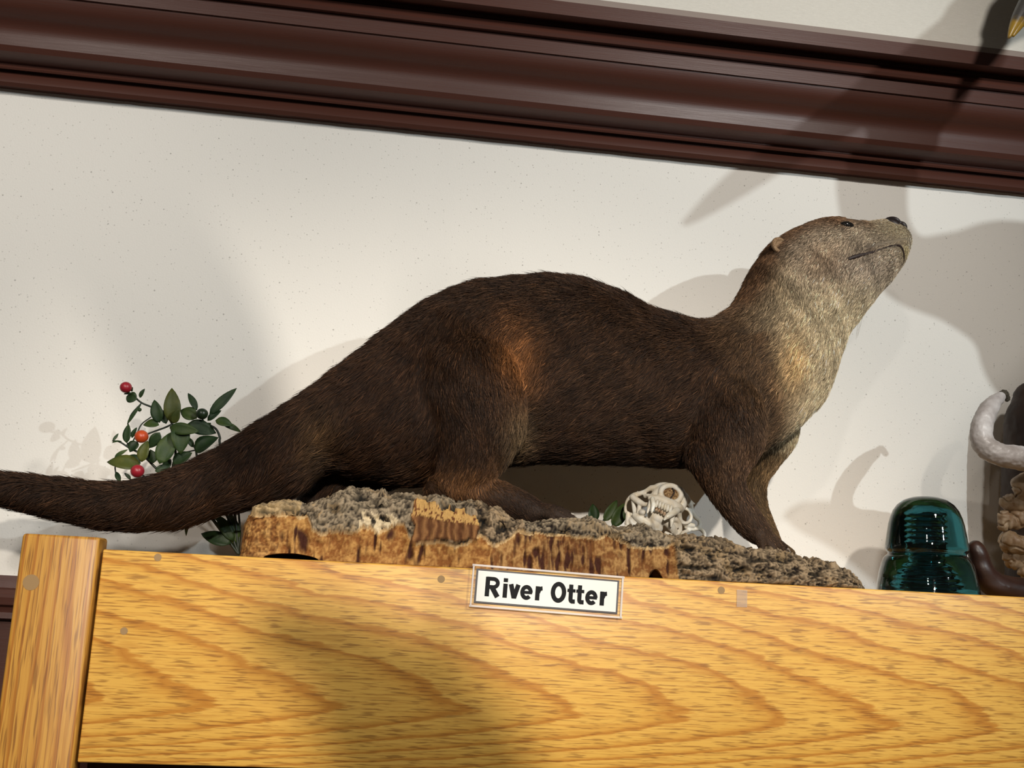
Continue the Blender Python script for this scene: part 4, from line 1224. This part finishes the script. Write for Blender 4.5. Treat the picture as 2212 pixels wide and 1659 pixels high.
link('head', organic([chain_px([(2236, -24, EYB, 34), (2268, -60, EYB, 52), (2310, -80, EYB, 48), (2370, -70, EYB - .01, 50), (2440, -60, EYB - .02, 90), (2540, -50, EYB - .03, 110), (2660, -60, EYB - .02, 60)])], 0.004, 3), M_FEATH, bird)

# ------------------------------------------------------------------ unseen shapes added out of frame to shade the wall and the board
def between(u, v, Yw, L, t):
    s = P(u, v, Yw)
    return s + (Vector(L) - s) * t
def shade_chain(ch, Yw, L, tt, seg=14):
    pts = catmull([(*between(u, v, Yw, L, tt), r * scl(u, v, Yw) * (1 - tt)) for u, v, r in ch], 5)
    return round_tube([Vector(p[:3]) for p in pts], [max(p[3], .002) for p in pts], seg)
M_BLOCKER_BROWN = noisy_material('brown_blocker', (0.22, 0.15, 0.09), (0.38, 0.29, 0.19), 30, 0.6, 0.4, (1, 1, 1), 0.3)
TA = 0.40
g = [shade_chain([(2000, 100, 60), (1840, 220, 56), (1700, 320, 40), (1600, 392, 32), (1520, 452, 20), (1450, 505, 3)], WALL_Y, L_RIGHT, TA),
     shade_chain([(1960, 130, 76), (1900, 260, 78), (1884, 400, 80), (1900, 500, 76), (1960, 580, 80), (2060, 600, 108), (2160, 620, 165), (2260, 680, 215), (2360, 760, 220)], WALL_Y, L_RIGHT, TA),
     shade_chain([(1702, 1112, 14), (1730, 1116, 32), (1790, 1128, 46), (1850, 1160, 50), (1940, 1230, 56), (2060, 1330, 60), (2250, 1420, 90), (2400, 1300, 140), (2450, 1000, 150), (2400, 800, 160)], WALL_Y, L_RIGHT, TA)]
o = link('antler_blocker', organic(g, 0.005, 4), M_BLOCKER_BROWN)  # added unseen blocker, shaped from the shadows it throws on the wall
tag(o, 'unseen antler-like shape added right of the frame to shade the wall', 'antler')
M_BLOCKER_TAN = noisy_material('tan_blocker', (0.20, 0.12, 0.05), (0.34, 0.22, 0.10), 90, 0.8, 0.2, (1, 1, 3), 0.6)
TB = 0.52
g = [shade_chain([(600, 1365, 75), (720, 1400, 100), (800, 1490, 160), (900, 1600, 200), (960, 1760, 230), (1000, 1950, 200)], 0.0, L_BACK, TB),
     shade_chain([(1000, 1560, 30), (984, 1420, 26), (980, 1230, 25), (960, 1000, 22), (920, 500, 20)], 0.0, L_BACK, TB)]
o = link('board_blocker', organic(g, 0.005, 3), M_BLOCKER_TAN)  # added unseen blocker for the soft shade on the oak board
tag(o, 'unseen basket hanging behind the viewer outside the picture', 'blocker')
g = [shade_chain([(20, 160, 120), (160, 330, 150), (300, 540, 160), (420, 760, 165), (500, 980, 130), (540, 1120, 60)], WALL_Y, L_BACK, 0.50)]
o = link('wall_blocker', organic(g, 0.006, 3), M_BLOCKER_BROWN)  # added unseen blocker for the slanting shade on the left wall
tag(o, 'unseen paddle hanging behind the viewer outside the picture', 'occluder')

M_CORD = mat('hanging_cord', (0.10, 0.08, 0.05), 0.8)
for nm in ('antler_blocker', 'board_blocker', 'wall_blocker'):
    ob = bpy.data.objects[nm]
    top = max((v.co for v in ob.data.vertices), key=lambda c: c.z).copy()
    v_, f_ = tube([top - Vector((0, 0, 0.01)), Vector((top.x, top.y, 2.2))], [0.0012, 0.0012], 6)
    link('blocker_cord', fix_normals(mesh_from(v_, f_)), M_CORD, ob)  # cords added only so the blockers hang from the ceiling
v_, f_ = tube([P(2500, -50, EYB), P(2500, -50, EYB) + Vector((0, UP_Y - EYB, 0))], [0.006, 0.006], 10)
link('mounting_rod', fix_normals(mesh_from(v_, f_)), M_CORD, bird)
